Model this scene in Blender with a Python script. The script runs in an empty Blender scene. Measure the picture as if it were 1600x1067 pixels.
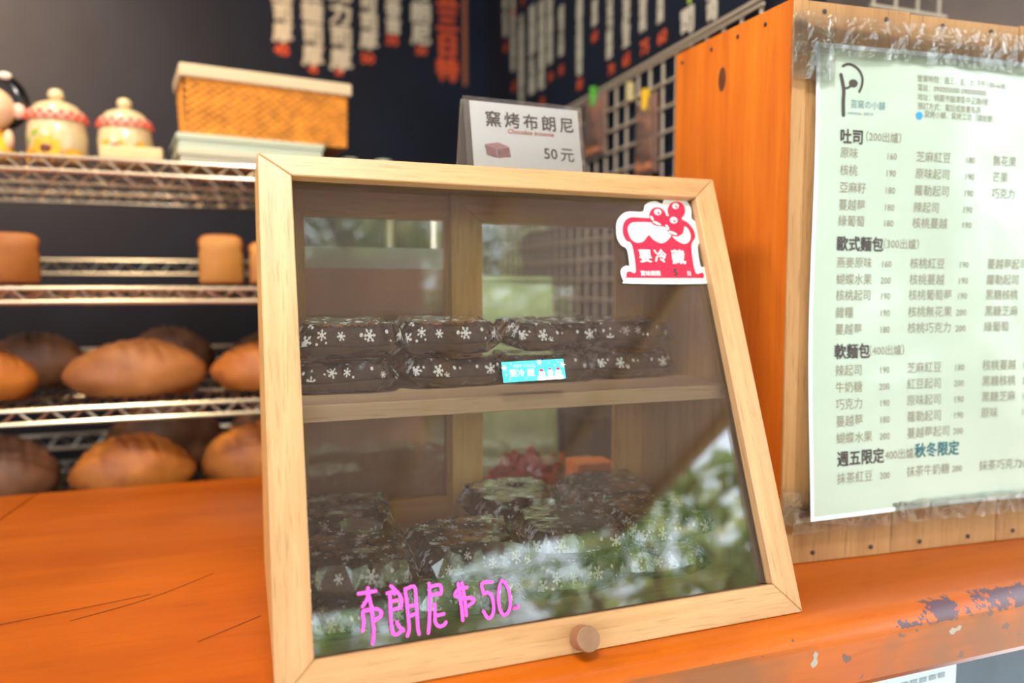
import bpy, bmesh, math, random
from mathutils import Vector, Matrix, noise
R=math.radians; PI=math.pi
random.seed(7)
scn=bpy.context.scene
C=scn.collection
# ------------------------------------------------------------------ camera
cam=bpy.data.cameras.new('camera'); cam.lens=26.1; cam.sensor_width=36; cam.clip_start=.01
cam.dof.use_dof=True; cam.dof.focus_distance=.66; cam.dof.aperture_fstop=2.5
co=bpy.data.objects.new('camera',cam); C.objects.link(co)
co.location=(0,0,.29565); co.rotation_euler=(R(90-4.117),0,R(-19.227)); scn.camera=co
# ------------------------------------------------------------------ world, sun, lamps, exposure
w=bpy.data.worlds.new('overcast_sky'); scn.world=w; w.use_nodes=True
bg=w.node_tree.nodes['Background']; bg.inputs[0].default_value=(.80,.90,1,1); bg.inputs[1].default_value=6.6
sun=bpy.data.lights.new('sun','SUN'); sun.energy=20; sun.angle=R(3); sun.color=(1,.94,.82)
so=bpy.data.objects.new('sun',sun); C.objects.link(so)
so.rotation_euler=Vector((.55,.35,.75)).to_track_quat('Z','Y').to_euler()
lp=bpy.data.lights.new('warm_bulb_light','SPOT'); lp.spot_size=R(135); lp.spot_blend=.9; lp.shadow_soft_size=.05; lp.energy=170; lp.color=(1,.56,.26)
lo=bpy.data.objects.new('warm_bulb_light',lp); C.objects.link(lo); lo.location=(-.80,1.80,1.08); lo.rotation_euler=(R(75),0,R(-14))
l2=bpy.data.lights.new('ceiling_lamp_light','AREA'); l2.shape='DISK'; l2.size=.30; l2.energy=19; l2.color=(1,.78,.52)
l2o=bpy.data.objects.new('ceiling_lamp_light',l2); C.objects.link(l2o); l2o.location=(-.40,1.02,1.44); l2o.rotation_euler=(0,R(-10),0)
l3=bpy.data.lights.new('added_case_fill_light','AREA'); l3.shape='DISK'; l3.size=.30; l3.energy=26; l3.color=(1,.93,.84)  # added fill light under the awning, brightens the case interior
l3o=bpy.data.objects.new('added_case_fill_light',l3); C.objects.link(l3o); l3o.location=(.05,.07,1.325); l3o.rotation_euler=(R(26),0,0)
scn.view_settings.view_transform='Standard'; scn.view_settings.look='None'
scn.view_settings.exposure=.14; scn.view_settings.gamma=1; scn.view_settings.use_curve_mapping=False
scn.cycles.transparent_max_bounces=40; scn.cycles.max_bounces=9; scn.cycles.use_denoising=True
scn.cycles.sample_clamp_indirect=6; scn.cycles.caustics_reflective=False; scn.cycles.caustics_refractive=False
# ------------------------------------------------------------------ measured outlines and wording, in metres
ST={'outer': [(0.3359, 0.33411), (0.33854, 0.33951), (0.34408, 0.34195), (0.34699, 0.34231), (0.34746, 0.35901), (0.34161, 0.36351), (0.33837, 0.37113), (0.33895, 0.38111), (0.34165, 0.39011), (0.34874, 0.39766), (0.3575, 0.40104), (0.37289, 0.4014), (0.37658, 0.40843), (0.38338, 0.41275), (0.39083, 0.41388), (0.39767, 0.41162), (0.40104, 0.41643), (0.40788, 0.42002), (0.41677, 0.42125), (0.42501, 0.41891), (0.43104, 0.41185), (0.43183, 0.40364), (0.43022, 0.39597), (0.4359, 0.39033), (0.43843, 0.38168), (0.43618, 0.37123), (0.43096, 0.36309), (0.4298, 0.34265), (0.43475, 0.34158), (0.4381, 0.3371), (0.43774, 0.33148), (0.43368, 0.32531), (0.4276, 0.32273), (0.3435, 0.3228), (0.33778, 0.32556)], 'red': [(0.34175, 0.332), (0.34342, 0.33503), (0.34695, 0.3357), (0.35327, 0.33586), (0.35395, 0.36376), (0.34824, 0.36861), (0.34582, 0.37575), (0.34685, 0.38357), (0.35027, 0.38983), (0.35561, 0.39373), (0.36225, 0.39487), (0.37934, 0.39456), (0.40105, 0.39785), (0.42036, 0.39331), (0.42624, 0.38886), (0.43027, 0.38146), (0.4298, 0.37337), (0.42327, 0.36407), (0.4221, 0.33529), (0.42968, 0.33524), (0.43193, 0.33256), (0.43027, 0.32942), (0.42711, 0.32896), (0.34458, 0.3288), (0.34204, 0.32986)], 'frost': [(0.35206, 0.38037), (0.35368, 0.3849), (0.35753, 0.38816), (0.36358, 0.38926), (0.38194, 0.3894), (0.38895, 0.38541), (0.39493, 0.38525), (0.39785, 0.38168), (0.40158, 0.37609), (0.39549, 0.36971), (0.38892, 0.36674), (0.38327, 0.3683), (0.37904, 0.37101), (0.37514, 0.3754), (0.36935, 0.36966), (0.36419, 0.36709), (0.35839, 0.36718), (0.35337, 0.3715)], 'frost2': [(0.40257, 0.37498), (0.40855, 0.37456), (0.41528, 0.37759), (0.41808, 0.38226), (0.41978, 0.38635), (0.42328, 0.38357), (0.42493, 0.37785), (0.42372, 0.37208), (0.41935, 0.36763), (0.41427, 0.36673), (0.40812, 0.36943)], 'berries': [[(0.39999, 0.39916), (0.39976, 0.39576), (0.39853, 0.39242), (0.39644, 0.38947), (0.39368, 0.3872), (0.39055, 0.38583), (0.38733, 0.38547), (0.38434, 0.38618), (0.38187, 0.38786), (0.38015, 0.39036), (0.37936, 0.39344), (0.37956, 0.39681), (0.38074, 0.40013), (0.3828, 0.40309), (0.38553, 0.4054), (0.38867, 0.40682), (0.39192, 0.4072), (0.39495, 0.40652), (0.39746, 0.40482), (0.39919, 0.40229)], [(0.42441, 0.40453), (0.42319, 0.40123), (0.42102, 0.39823), (0.41812, 0.39581), (0.41477, 0.39421), (0.4113, 0.39358), (0.40806, 0.39398), (0.40534, 0.39537), (0.40341, 0.3976), (0.40245, 0.40046), (0.40257, 0.40369), (0.40374, 0.40696), (0.40586, 0.40997), (0.40874, 0.41241), (0.41209, 0.41405), (0.41558, 0.41472), (0.41887, 0.41435), (0.42163, 0.41296), (0.42359, 0.4107), (0.42455, 0.40779)], [(0.41781, 0.38347), (0.4154, 0.3803), (0.41233, 0.37775), (0.40891, 0.37608), (0.40546, 0.37543), (0.40232, 0.37587), (0.39979, 0.37735), (0.39812, 0.37973), (0.39746, 0.38277), (0.39787, 0.3862), (0.39933, 0.38967), (0.4017, 0.39285), (0.40475, 0.39543), (0.40818, 0.39715), (0.41166, 0.39784), (0.41485, 0.39742), (0.41742, 0.39594), (0.41912, 0.39353), (0.41977, 0.39043), (0.41932, 0.38697)]], 'shines': [[(0.39479, 0.40093), (0.39418, 0.39989), (0.39323, 0.39901), (0.39202, 0.39838), (0.39067, 0.39805), (0.38933, 0.39805), (0.3881, 0.3984), (0.38713, 0.39904), (0.3865, 0.39993), (0.38626, 0.40097), (0.38646, 0.40206), (0.38706, 0.4031), (0.38801, 0.40398), (0.38921, 0.40462), (0.39056, 0.40496), (0.39191, 0.40496), (0.39314, 0.40461), (0.39412, 0.40397), (0.39476, 0.40308), (0.39499, 0.40203)], [(0.41744, 0.40895), (0.41682, 0.40789), (0.41587, 0.40699), (0.41468, 0.40633), (0.41337, 0.40598), (0.41206, 0.40597), (0.41089, 0.40631), (0.40996, 0.40695), (0.40937, 0.40784), (0.40917, 0.40889), (0.40939, 0.41), (0.41, 0.41106), (0.41095, 0.41196), (0.41213, 0.41262), (0.41345, 0.41298), (0.41476, 0.41299), (0.41594, 0.41266), (0.41687, 0.41201), (0.41746, 0.41112), (0.41766, 0.41006)], [(0.41232, 0.39228), (0.41166, 0.39117), (0.41063, 0.39023), (0.40933, 0.38955), (0.40789, 0.3892), (0.40644, 0.38921), (0.40514, 0.38958), (0.40411, 0.39028), (0.40344, 0.39122), (0.4032, 0.39234), (0.40342, 0.3935), (0.40407, 0.39461), (0.4051, 0.39555), (0.40639, 0.39623), (0.40783, 0.39659), (0.40928, 0.39658), (0.41059, 0.39621), (0.41163, 0.39552), (0.41231, 0.39456), (0.41254, 0.39345)]], 'pits': [[(0.39287, 0.39951), (0.39257, 0.39927), (0.39216, 0.39913), (0.39167, 0.39912), (0.39114, 0.39923), (0.39064, 0.39945), (0.39022, 0.39976), (0.3899, 0.40014), (0.38973, 0.40053), (0.38971, 0.40091), (0.38986, 0.40124), (0.39016, 0.40148), (0.39057, 0.40162), (0.39106, 0.40163), (0.39159, 0.40152), (0.39209, 0.4013), (0.39252, 0.40099), (0.39283, 0.40061), (0.39301, 0.40022), (0.39302, 0.39984)], [(0.4157, 0.40746), (0.41539, 0.40721), (0.41497, 0.40708), (0.41446, 0.40706), (0.41393, 0.40717), (0.41342, 0.4074), (0.41298, 0.40771), (0.41266, 0.40809), (0.41249, 0.40849), (0.41248, 0.40888), (0.41263, 0.40921), (0.41294, 0.40946), (0.41336, 0.4096), (0.41387, 0.40961), (0.4144, 0.4095), (0.41491, 0.40928), (0.41535, 0.40896), (0.41567, 0.40858), (0.41584, 0.40818), (0.41585, 0.4078)], [(0.41015, 0.39101), (0.40985, 0.39076), (0.40943, 0.39063), (0.40893, 0.39062), (0.4084, 0.39073), (0.4079, 0.39096), (0.40747, 0.39127), (0.40715, 0.39164), (0.40697, 0.39204), (0.40696, 0.39242), (0.40712, 0.39275), (0.40742, 0.39299), (0.40784, 0.39313), (0.40834, 0.39314), (0.40887, 0.39303), (0.40937, 0.3928), (0.4098, 0.39249), (0.41012, 0.39211), (0.4103, 0.39172), (0.41031, 0.39133)]], 'glints': [[(0.38361, 0.39193), (0.38313, 0.39179), (0.38257, 0.3919), (0.38198, 0.39224), (0.38142, 0.39279), (0.38095, 0.39348), (0.3806, 0.39426), (0.38042, 0.39504), (0.38042, 0.39576), (0.38061, 0.39633), (0.38095, 0.3967), (0.38143, 0.39684), (0.38199, 0.39674), (0.38258, 0.39639), (0.38314, 0.39584), (0.38361, 0.39515), (0.38396, 0.39437), (0.38414, 0.39358), (0.38414, 0.39287), (0.38396, 0.3923)], [(0.39181, 0.3867), (0.39132, 0.38641), (0.39043, 0.38635), (0.38922, 0.38653), (0.38782, 0.38693), (0.38635, 0.38751), (0.38498, 0.38821), (0.38382, 0.38896), (0.38299, 0.3897), (0.38258, 0.39035), (0.38261, 0.39084), (0.3831, 0.39113), (0.38399, 0.39119), (0.38519, 0.39101), (0.38659, 0.39062), (0.38806, 0.39004), (0.38944, 0.38934), (0.3906, 0.38858), (0.39143, 0.38784), (0.39185, 0.38719)], [(0.3999, 0.38163), (0.3994, 0.38155), (0.39884, 0.38176), (0.39826, 0.38225), (0.39771, 0.38296), (0.39726, 0.38383), (0.39695, 0.38478), (0.39681, 0.3857), (0.39684, 0.38651), (0.39706, 0.38713), (0.39743, 0.38749), (0.39792, 0.38758), (0.39849, 0.38736), (0.39907, 0.38688), (0.39962, 0.38616), (0.40007, 0.38529), (0.40038, 0.38435), (0.40052, 0.38343), (0.40049, 0.38262), (0.40027, 0.382)], [(0.40878, 0.37677), (0.40831, 0.37644), (0.40739, 0.37632), (0.40614, 0.3764), (0.40466, 0.37667), (0.40311, 0.37712), (0.40163, 0.3777), (0.40037, 0.37835), (0.39945, 0.37901), (0.39897, 0.3796), (0.39896, 0.38009), (0.39943, 0.38041), (0.40034, 0.38054), (0.40159, 0.38046), (0.40307, 0.38019), (0.40462, 0.37974), (0.40611, 0.37916), (0.40737, 0.37851), (0.40829, 0.37785), (0.40878, 0.37725)]], 't1': [(0.3593, 0.34681), (0.37095, 0.34696), (0.37682, 0.34704), (0.39681, 0.34619), (0.35764, 0.33156), (0.39511, 0.33178), (0.41131, 0.33188)], 'card': [(0.20117, 0.24788), (0.26163, 0.24896), (0.26175, 0.23047), (0.20109, 0.22903)], 'snowmen': [[(0.23385, 0.22997), (0.23405, 0.23286), (0.23564, 0.23449), (0.23565, 0.23716), (0.23724, 0.23879), (0.24006, 0.23893), (0.24186, 0.23715), (0.2417, 0.23497), (0.2424, 0.233), (0.24211, 0.22986)], [(0.24316, 0.23005), (0.24338, 0.23271), (0.24478, 0.23435), (0.24385, 0.23683), (0.24518, 0.23897), (0.24782, 0.2395), (0.24993, 0.23805), (0.25016, 0.23609), (0.24912, 0.23418), (0.2507, 0.23265), (0.25069, 0.23012)], [(0.25111, 0.23019), (0.25119, 0.2336), (0.25192, 0.2365), (0.25315, 0.23891), (0.25653, 0.23902), (0.25796, 0.23749), (0.25805, 0.23528), (0.25942, 0.23326), (0.25938, 0.23023)]], 'hats': [[(0.23657, 0.23833), (0.23719, 0.24026), (0.239, 0.24043), (0.24047, 0.23891), (0.24017, 0.23785)], [(0.24535, 0.23945), (0.24594, 0.24075), (0.24827, 0.24081), (0.24845, 0.23958)], [(0.25316, 0.239), (0.25378, 0.24075), (0.25557, 0.24137), (0.25693, 0.23999), (0.25676, 0.23886)]], 't2': [(0.21186, 0.24243), (0.2074, 0.23446), (0.21481, 0.23439), (0.22429, 0.23448)], 'dots2': [(0.21006, 0.24587), (0.20464, 0.23601), (0.20733, 0.23194), (0.22298, 0.23213), (0.23217, 0.24254), (0.24711, 0.2461), (0.2525, 0.24335), (0.25607, 0.24653)], 'flakes2': [(0.20347, 0.24251), (0.23755, 0.24659), (0.26006, 0.24357)], 'pink': [[(0.06359, 0.06883), (0.07693, 0.06908)], [(0.07115, 0.07224), (0.07019, 0.06486), (0.06616, 0.05927)], [(0.07125, 0.06692), (0.07256, 0.05925), (0.0732, 0.04868), (0.07333, 0.04), (0.07185, 0.0318)], [(0.06503, 0.04209), (0.06632, 0.04794), (0.06635, 0.05531), (0.0728, 0.05615)], [(0.06638, 0.05574), (0.07556, 0.0562), (0.07997, 0.05339), (0.0793, 0.05042), (0.07547, 0.04835)], [(0.08876, 0.07127), (0.09222, 0.06723), (0.09111, 0.06514)], [(0.08557, 0.06633), (0.09218, 0.06678), (0.09481, 0.0642), (0.09632, 0.05953), (0.09512, 0.05391)], [(0.08743, 0.06608), (0.08722, 0.05722), (0.08707, 0.04668), (0.08721, 0.0388), (0.08927, 0.03545), (0.09258, 0.03626), (0.09556, 0.03844)], [(0.08789, 0.05979), (0.09259, 0.06004)], [(0.08788, 0.0536), (0.09307, 0.0542)], [(0.09136, 0.04431), (0.09293, 0.04058), (0.09595, 0.03751)], [(0.09963, 0.06759), (0.10014, 0.0599), (0.10045, 0.04652), (0.10038, 0.03773), (0.09868, 0.03317)], [(0.09978, 0.06712), (0.10468, 0.06873), (0.10745, 0.06746), (0.10767, 0.05887), (0.10747, 0.04551), (0.10726, 0.03759), (0.10782, 0.03311)], [(0.10111, 0.05441), (0.10733, 0.05489)], [(0.10099, 0.04733), (0.10723, 0.04821)], [(0.119, 0.06913), (0.11873, 0.06189), (0.11711, 0.04414), (0.11512, 0.0329)], [(0.11895, 0.06641), (0.12684, 0.0672), (0.12847, 0.06378), (0.12764, 0.06024)], [(0.11937, 0.06045), (0.12764, 0.06024)], [(0.12211, 0.0533), (0.12165, 0.04527), (0.12134, 0.03996), (0.12391, 0.03647), (0.12782, 0.03679), (0.12976, 0.03874)], [(0.12176, 0.04436), (0.12862, 0.045)], [(0.14256, 0.06607), (0.1431, 0.0568), (0.14354, 0.0467), (0.14344, 0.03811)], [(0.14557, 0.06614), (0.14655, 0.05633), (0.14677, 0.04898), (0.14674, 0.04125)], [(0.14969, 0.06237), (0.1421, 0.06152), (0.13918, 0.05733), (0.14635, 0.05452), (0.15228, 0.05372), (0.15402, 0.05119), (0.14918, 0.04819)], [(0.17072, 0.06382), (0.1625, 0.06367), (0.16265, 0.05602)], [(0.1626, 0.05556), (0.16672, 0.05594), (0.16977, 0.05135), (0.16982, 0.04302), (0.16768, 0.03781), (0.16403, 0.03696), (0.16111, 0.04241)], [(0.17768, 0.06151), (0.17527, 0.05433), (0.17468, 0.04511), (0.17599, 0.03893), (0.17886, 0.03714), (0.18224, 0.03943), (0.18456, 0.04561), (0.18457, 0.05402), (0.18229, 0.06091), (0.17922, 0.06394)], [(0.18711, 0.04107), (0.18783, 0.04097)], [(0.19024, 0.0411), (0.19049, 0.04218)]]}
PT=[('吐司', 0.0567, 0.4446, 0.0144, 'b'), ('（200出爐）', 0.0819, 0.4479, 0.0105, 'm'), ('歐式麵包', 0.0576, 0.334, 0.0147, 'b'), ('（300出爐）', 0.1108, 0.3367, 0.0109, 'm'), ('軟麵包', 0.0585, 0.2202, 0.0151, 'b'), ('（400出爐）', 0.0966, 0.222, 0.0111, 'm'), ('週五限定', 0.0611, 0.106, 0.0154, 'b'), ('（400出爐）', 0.1137, 0.1076, 0.0114, 'm'), ('秋冬限定', 0.1666, 0.1079, 0.0152, 'h'), ('原味', 0.0577, 0.4294, 0.0112, 'm'), ('160', 0.1151, 0.4294, 0.009, 'm'), ('芝麻紅豆', 0.1527, 0.4294, 0.0112, 'm'), ('180', 0.2166, 0.4294, 0.009, 'm'), ('無花果', 0.255, 0.4294, 0.0112, 'm'), ('核桃', 0.0579, 0.4117, 0.0111, 'm'), ('190', 0.1153, 0.4117, 0.0089, 'm'), ('原味起司', 0.1529, 0.4117, 0.0111, 'm'), ('190', 0.2168, 0.4117, 0.0089, 'm'), ('芒果', 0.2552, 0.4117, 0.0111, 'm'), ('亞麻籽', 0.058, 0.3938, 0.0113, 'm'), ('180', 0.1154, 0.3938, 0.009, 'm'), ('蘿勒起司', 0.153, 0.3938, 0.0113, 'm'), ('190', 0.2169, 0.3938, 0.009, 'm'), ('巧克力', 0.2553, 0.3938, 0.0113, 'm'), ('蔓越莓', 0.0582, 0.376, 0.0112, 'm'), ('180', 0.1156, 0.376, 0.009, 'm'), ('辣起司', 0.1532, 0.376, 0.0112, 'm'), ('190', 0.2171, 0.376, 0.009, 'm'), ('綠葡萄', 0.0583, 0.3593, 0.0113, 'm'), ('180', 0.1157, 0.3593, 0.009, 'm'), ('核桃蔓越', 0.1533, 0.3593, 0.0113, 'm'), ('190', 0.2172, 0.3593, 0.009, 'm'), ('燕麥原味', 0.0587, 0.3159, 0.0114, 'm'), ('160', 0.1161, 0.3159, 0.0091, 'm'), ('核桃紅豆', 0.1537, 0.3159, 0.0114, 'm'), ('190', 0.2176, 0.3159, 0.0091, 'm'), ('蔓越莓起司', 0.256, 0.3159, 0.0114, 'm'), ('蝴蝶水果', 0.0589, 0.2983, 0.0115, 'm'), ('200', 0.1163, 0.2983, 0.0092, 'm'), ('核桃蔓越', 0.1539, 0.2983, 0.0115, 'm'), ('190', 0.2178, 0.2983, 0.0092, 'm'), ('蘿勒起司', 0.2562, 0.2983, 0.0115, 'm'), ('190', 0.3123, 0.2983, 0.0092, 'm'), ('核桃起司', 0.059, 0.2815, 0.0114, 'm'), ('190', 0.1164, 0.2815, 0.0091, 'm'), ('核桃葡萄莓', 0.154, 0.2815, 0.0114, 'm'), ('190', 0.2179, 0.2815, 0.0091, 'm'), ('黑糖核桃', 0.2563, 0.2815, 0.0114, 'm'), ('200', 0.3124, 0.2815, 0.0091, 'm'), ('雜糧', 0.0592, 0.2631, 0.0116, 'm'), ('190', 0.1166, 0.2631, 0.0093, 'm'), ('核桃無花果', 0.1542, 0.2631, 0.0116, 'm'), ('200', 0.2181, 0.2631, 0.0093, 'm'), ('黑糖芝麻', 0.2565, 0.2631, 0.0116, 'm'), ('190', 0.3126, 0.2631, 0.0093, 'm'), ('蔓越莓', 0.0593, 0.2454, 0.0116, 'm'), ('180', 0.1167, 0.2454, 0.0093, 'm'), ('核桃巧克力', 0.1543, 0.2454, 0.0116, 'm'), ('200', 0.2182, 0.2454, 0.0093, 'm'), ('綠葡萄', 0.2566, 0.2454, 0.0116, 'm'), ('180', 0.3127, 0.2454, 0.0093, 'm'), ('辣起司', 0.0597, 0.2016, 0.0117, 'm'), ('190', 0.1171, 0.2016, 0.0094, 'm'), ('芝麻紅豆', 0.1547, 0.2016, 0.0117, 'm'), ('180', 0.2186, 0.2016, 0.0094, 'm'), ('核桃蔓越', 0.257, 0.2016, 0.0117, 'm'), ('190', 0.3131, 0.2016, 0.0094, 'm'), ('牛奶糖', 0.0599, 0.1837, 0.0117, 'm'), ('200', 0.1173, 0.1837, 0.0094, 'm'), ('紅豆起司', 0.1549, 0.1837, 0.0117, 'm'), ('200', 0.2188, 0.1837, 0.0094, 'm'), ('黑糖核桃', 0.2572, 0.1837, 0.0117, 'm'), ('200', 0.3133, 0.1837, 0.0094, 'm'), ('巧克力', 0.06, 0.1657, 0.0118, 'm'), ('190', 0.1174, 0.1657, 0.0094, 'm'), ('原味起司', 0.155, 0.1657, 0.0118, 'm'), ('190', 0.2189, 0.1657, 0.0094, 'm'), ('黑糖芝麻', 0.2573, 0.1657, 0.0118, 'm'), ('190', 0.3134, 0.1657, 0.0094, 'm'), ('蔓越莓', 0.0602, 0.1476, 0.0119, 'm'), ('180', 0.1176, 0.1476, 0.0095, 'm'), ('蘿勒起司', 0.1552, 0.1476, 0.0119, 'm'), ('190', 0.2191, 0.1476, 0.0095, 'm'), ('原味', 0.2575, 0.1476, 0.0119, 'm'), ('160', 0.3136, 0.1476, 0.0095, 'm'), ('蝴蝶水果', 0.0604, 0.1295, 0.0119, 'm'), ('200', 0.1178, 0.1295, 0.0095, 'm'), ('蔓越莓起司', 0.1554, 0.1295, 0.0119, 'm'), ('200', 0.2193, 0.1295, 0.0095, 'm'), ('抹茶紅豆', 0.0607, 0.0867, 0.012, 'm'), ('200', 0.1181, 0.0867, 0.0096, 'm'), ('抹茶牛奶糖', 0.1557, 0.0867, 0.012, 'm'), ('200', 0.2196, 0.0867, 0.0096, 'm'), ('抹茶巧克力', 0.258, 0.0867, 0.012, 'm'), ('200', 0.3141, 0.0867, 0.0096, 'm'), ('營業時間：週三．五．六 下午1:00~6:00', 0.1501, 0.5126, 0.0073, 'm'), ('電話：0900000000 0900000000', 0.1506, 0.5031, 0.0073, 'm'), ('地址：桃園市龍潭區中正路0號', 0.151, 0.4935, 0.0074, 'm'), ('預訂方式：電話或臉書私訊', 0.1515, 0.4839, 0.0074, 'm'), ('窯烤小舖．窯烤工坊（請按讚）', 0.1603, 0.4756, 0.0074, 'm'), ('芸窯の小舖', 0.0687, 0.4807, 0.0085, 's'), ('HANDMADE．窯烤工坊', 0.0651, 0.4733, 0.0032, 's')]
LG={'arc': [(0.0585, 0.5229), (0.0647, 0.5254), (0.0726, 0.524), (0.0791, 0.5193), (0.0826, 0.5124), (0.0821, 0.5051), (0.0791, 0.4984)], 'stick': [(0.0565, 0.5137), (0.0583, 0.5074), (0.0602, 0.4978), (0.0598, 0.4867), (0.0603, 0.4736)], 'cup': [(0.0593, 0.5009), (0.0648, 0.5013), (0.0694, 0.5043), (0.0717, 0.507)], 'dot': (0.0717, 0.5064), 'fb': (0.1543, 0.478)}
RW=[('蒜味吐司', 2.116, 1.1821, 1.0267, 'w'), ('黑糖核桃麵包', 2.0491, 1.1194, 0.9129, 'w'), ('五穀雜糧麵包', 1.9794, 1.0457, 0.8074, 'w'), ('蔓越莓乳酪', 1.8945, 1.0406, 0.8116, 'w'), ('核桃葡萄乾', 1.8254, 1.0317, 0.8064, 'w'), ('紅豆麵包捲', 1.7688, 1.0337, 0.8558, 'w'), ('起司火腿', 1.6958, 0.9716, 0.8553, 'w'), ('法國長棍麵包', 1.5903, 0.9718, 0.7805, 'w'), ('香蒜', 1.5101, 0.9199, 0.865, 'w'), ('巧克力軟歐', 1.4372, 0.9125, 0.7743, 'w'), ('抹茶紅豆', 1.3637, 0.9003, 0.7771, 'w'), ('桂圓核桃', 1.2966, 0.892, 0.7854, 'w'), ('原味貝果', 1.2319, 0.8751, 0.7799, 'w'), ('司', 1.1411, 0.7764, 0.7302, 'w'), ('吐司', 1.0679, 0.7919, 0.7288, 'w'), ('60', 2.1122, 1.0168, 0.9821, 'r'), ('50', 2.0425, 1.0899, 1.0606, 'r'), ('70', 1.9673, 1.0901, 1.0659, 'r'), ('65', 2.0385, 0.8889, 0.8508, 'r'), ('60', 1.9543, 0.7977, 0.773, 'r'), ('55', 1.8931, 0.7877, 0.7638, 'r'), ('50', 1.8182, 0.7897, 0.7628, 'r'), ('60', 1.7619, 0.8377, 0.8097, 'r'), ('55', 1.6941, 0.8356, 0.8068, 'r'), ('80', 1.5856, 0.7766, 0.7442, 'r'), ('60', 1.5089, 0.8585, 0.8277, 'r'), ('70', 1.4271, 0.7645, 0.7365, 'r'), ('65', 1.3607, 0.7682, 0.7353, 'r'), ('75', 1.2877, 0.7722, 0.7366, 'r'), ('60', 1.2237, 0.7699, 0.7372, 'r'), ('茶', 1.1345, 0.7918, 0.7803, 'y')]
BW=[('起司厚', 0.1008, 1.173, 1.0029, 'w'), ('蜜糖司厚', 0.1845, 1.1916, 0.9436, 'w'), ('巧克力司厚', 0.2654, 1.272, 0.9374, 'w'), ('可可司厚', 0.3481, 1.2289, 1.0092, 'w'), ('蒜香吉', 0.4211, 1.207, 1.063, 'w'), ('布朗尼', 0.5067, 1.2342, 1.0379, 'w'), ('45', 0.0972, 1.0029, 0.9625, 'r'), ('45', 0.1838, 0.9479, 0.9224, 'r'), ('50', 0.258, 0.9432, 0.9234, 'r'), ('50', 0.3429, 1.001, 0.9631, 'r'), ('35', 0.4173, 1.0628, 1.0246, 'r'), ('50', 0.507, 1.0381, 1.0055, 'r'), ('五三日特', 0.5898, 1.233, 0.9371, 'r')]
# ------------------------------------------------------------------ material helpers
def newmat(name):
    m=bpy.data.materials.new(name); m.use_nodes=True
    return m,m.node_tree,m.node_tree.nodes['Principled BSDF']
def plain(name,col,rough=.5,metal=0,spec=.5,emit=None,es=0,bump=0,bscale=200,var=0,vscale=30,trans=0,coat=0):
    m,t,b=newmat(name)
    b.inputs['Base Color'].default_value=(*col,1); b.inputs['Roughness'].default_value=rough
    b.inputs['Metallic'].default_value=metal; b.inputs['Specular IOR Level'].default_value=spec
    b.inputs['Coat Weight'].default_value=coat
    tc=t.nodes.new('ShaderNodeTexCoord')
    if var:
        n=t.nodes.new('ShaderNodeTexNoise'); n.inputs['Scale'].default_value=vscale; n.inputs['Detail'].default_value=5
        t.links.new(tc.outputs['Object'],n.inputs['Vector'])
        r=t.nodes.new('ShaderNodeValToRGB')
        r.color_ramp.elements[0].position=.3; r.color_ramp.elements[1].position=.7
        r.color_ramp.elements[0].color=(*[c*(1-var) for c in col],1); r.color_ramp.elements[1].color=(*[min(1,c*(1+var)) for c in col],1)
        t.links.new(n.outputs['Fac'],r.inputs[0]); t.links.new(r.outputs[0],b.inputs['Base Color'])
    if bump:
        n=t.nodes.new('ShaderNodeTexNoise'); n.inputs['Scale'].default_value=bscale
        t.links.new(tc.outputs['Object'],n.inputs['Vector'])
        bp=t.nodes.new('ShaderNodeBump'); bp.inputs['Strength'].default_value=bump; bp.inputs['Distance'].default_value=.002
        t.links.new(n.outputs['Fac'],bp.inputs['Height']); t.links.new(bp.outputs[0],b.inputs['Normal'])
    if es:
        b.inputs['Emission Color'].default_value=(*emit,1); b.inputs['Emission Strength'].default_value=es
    return m
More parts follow.
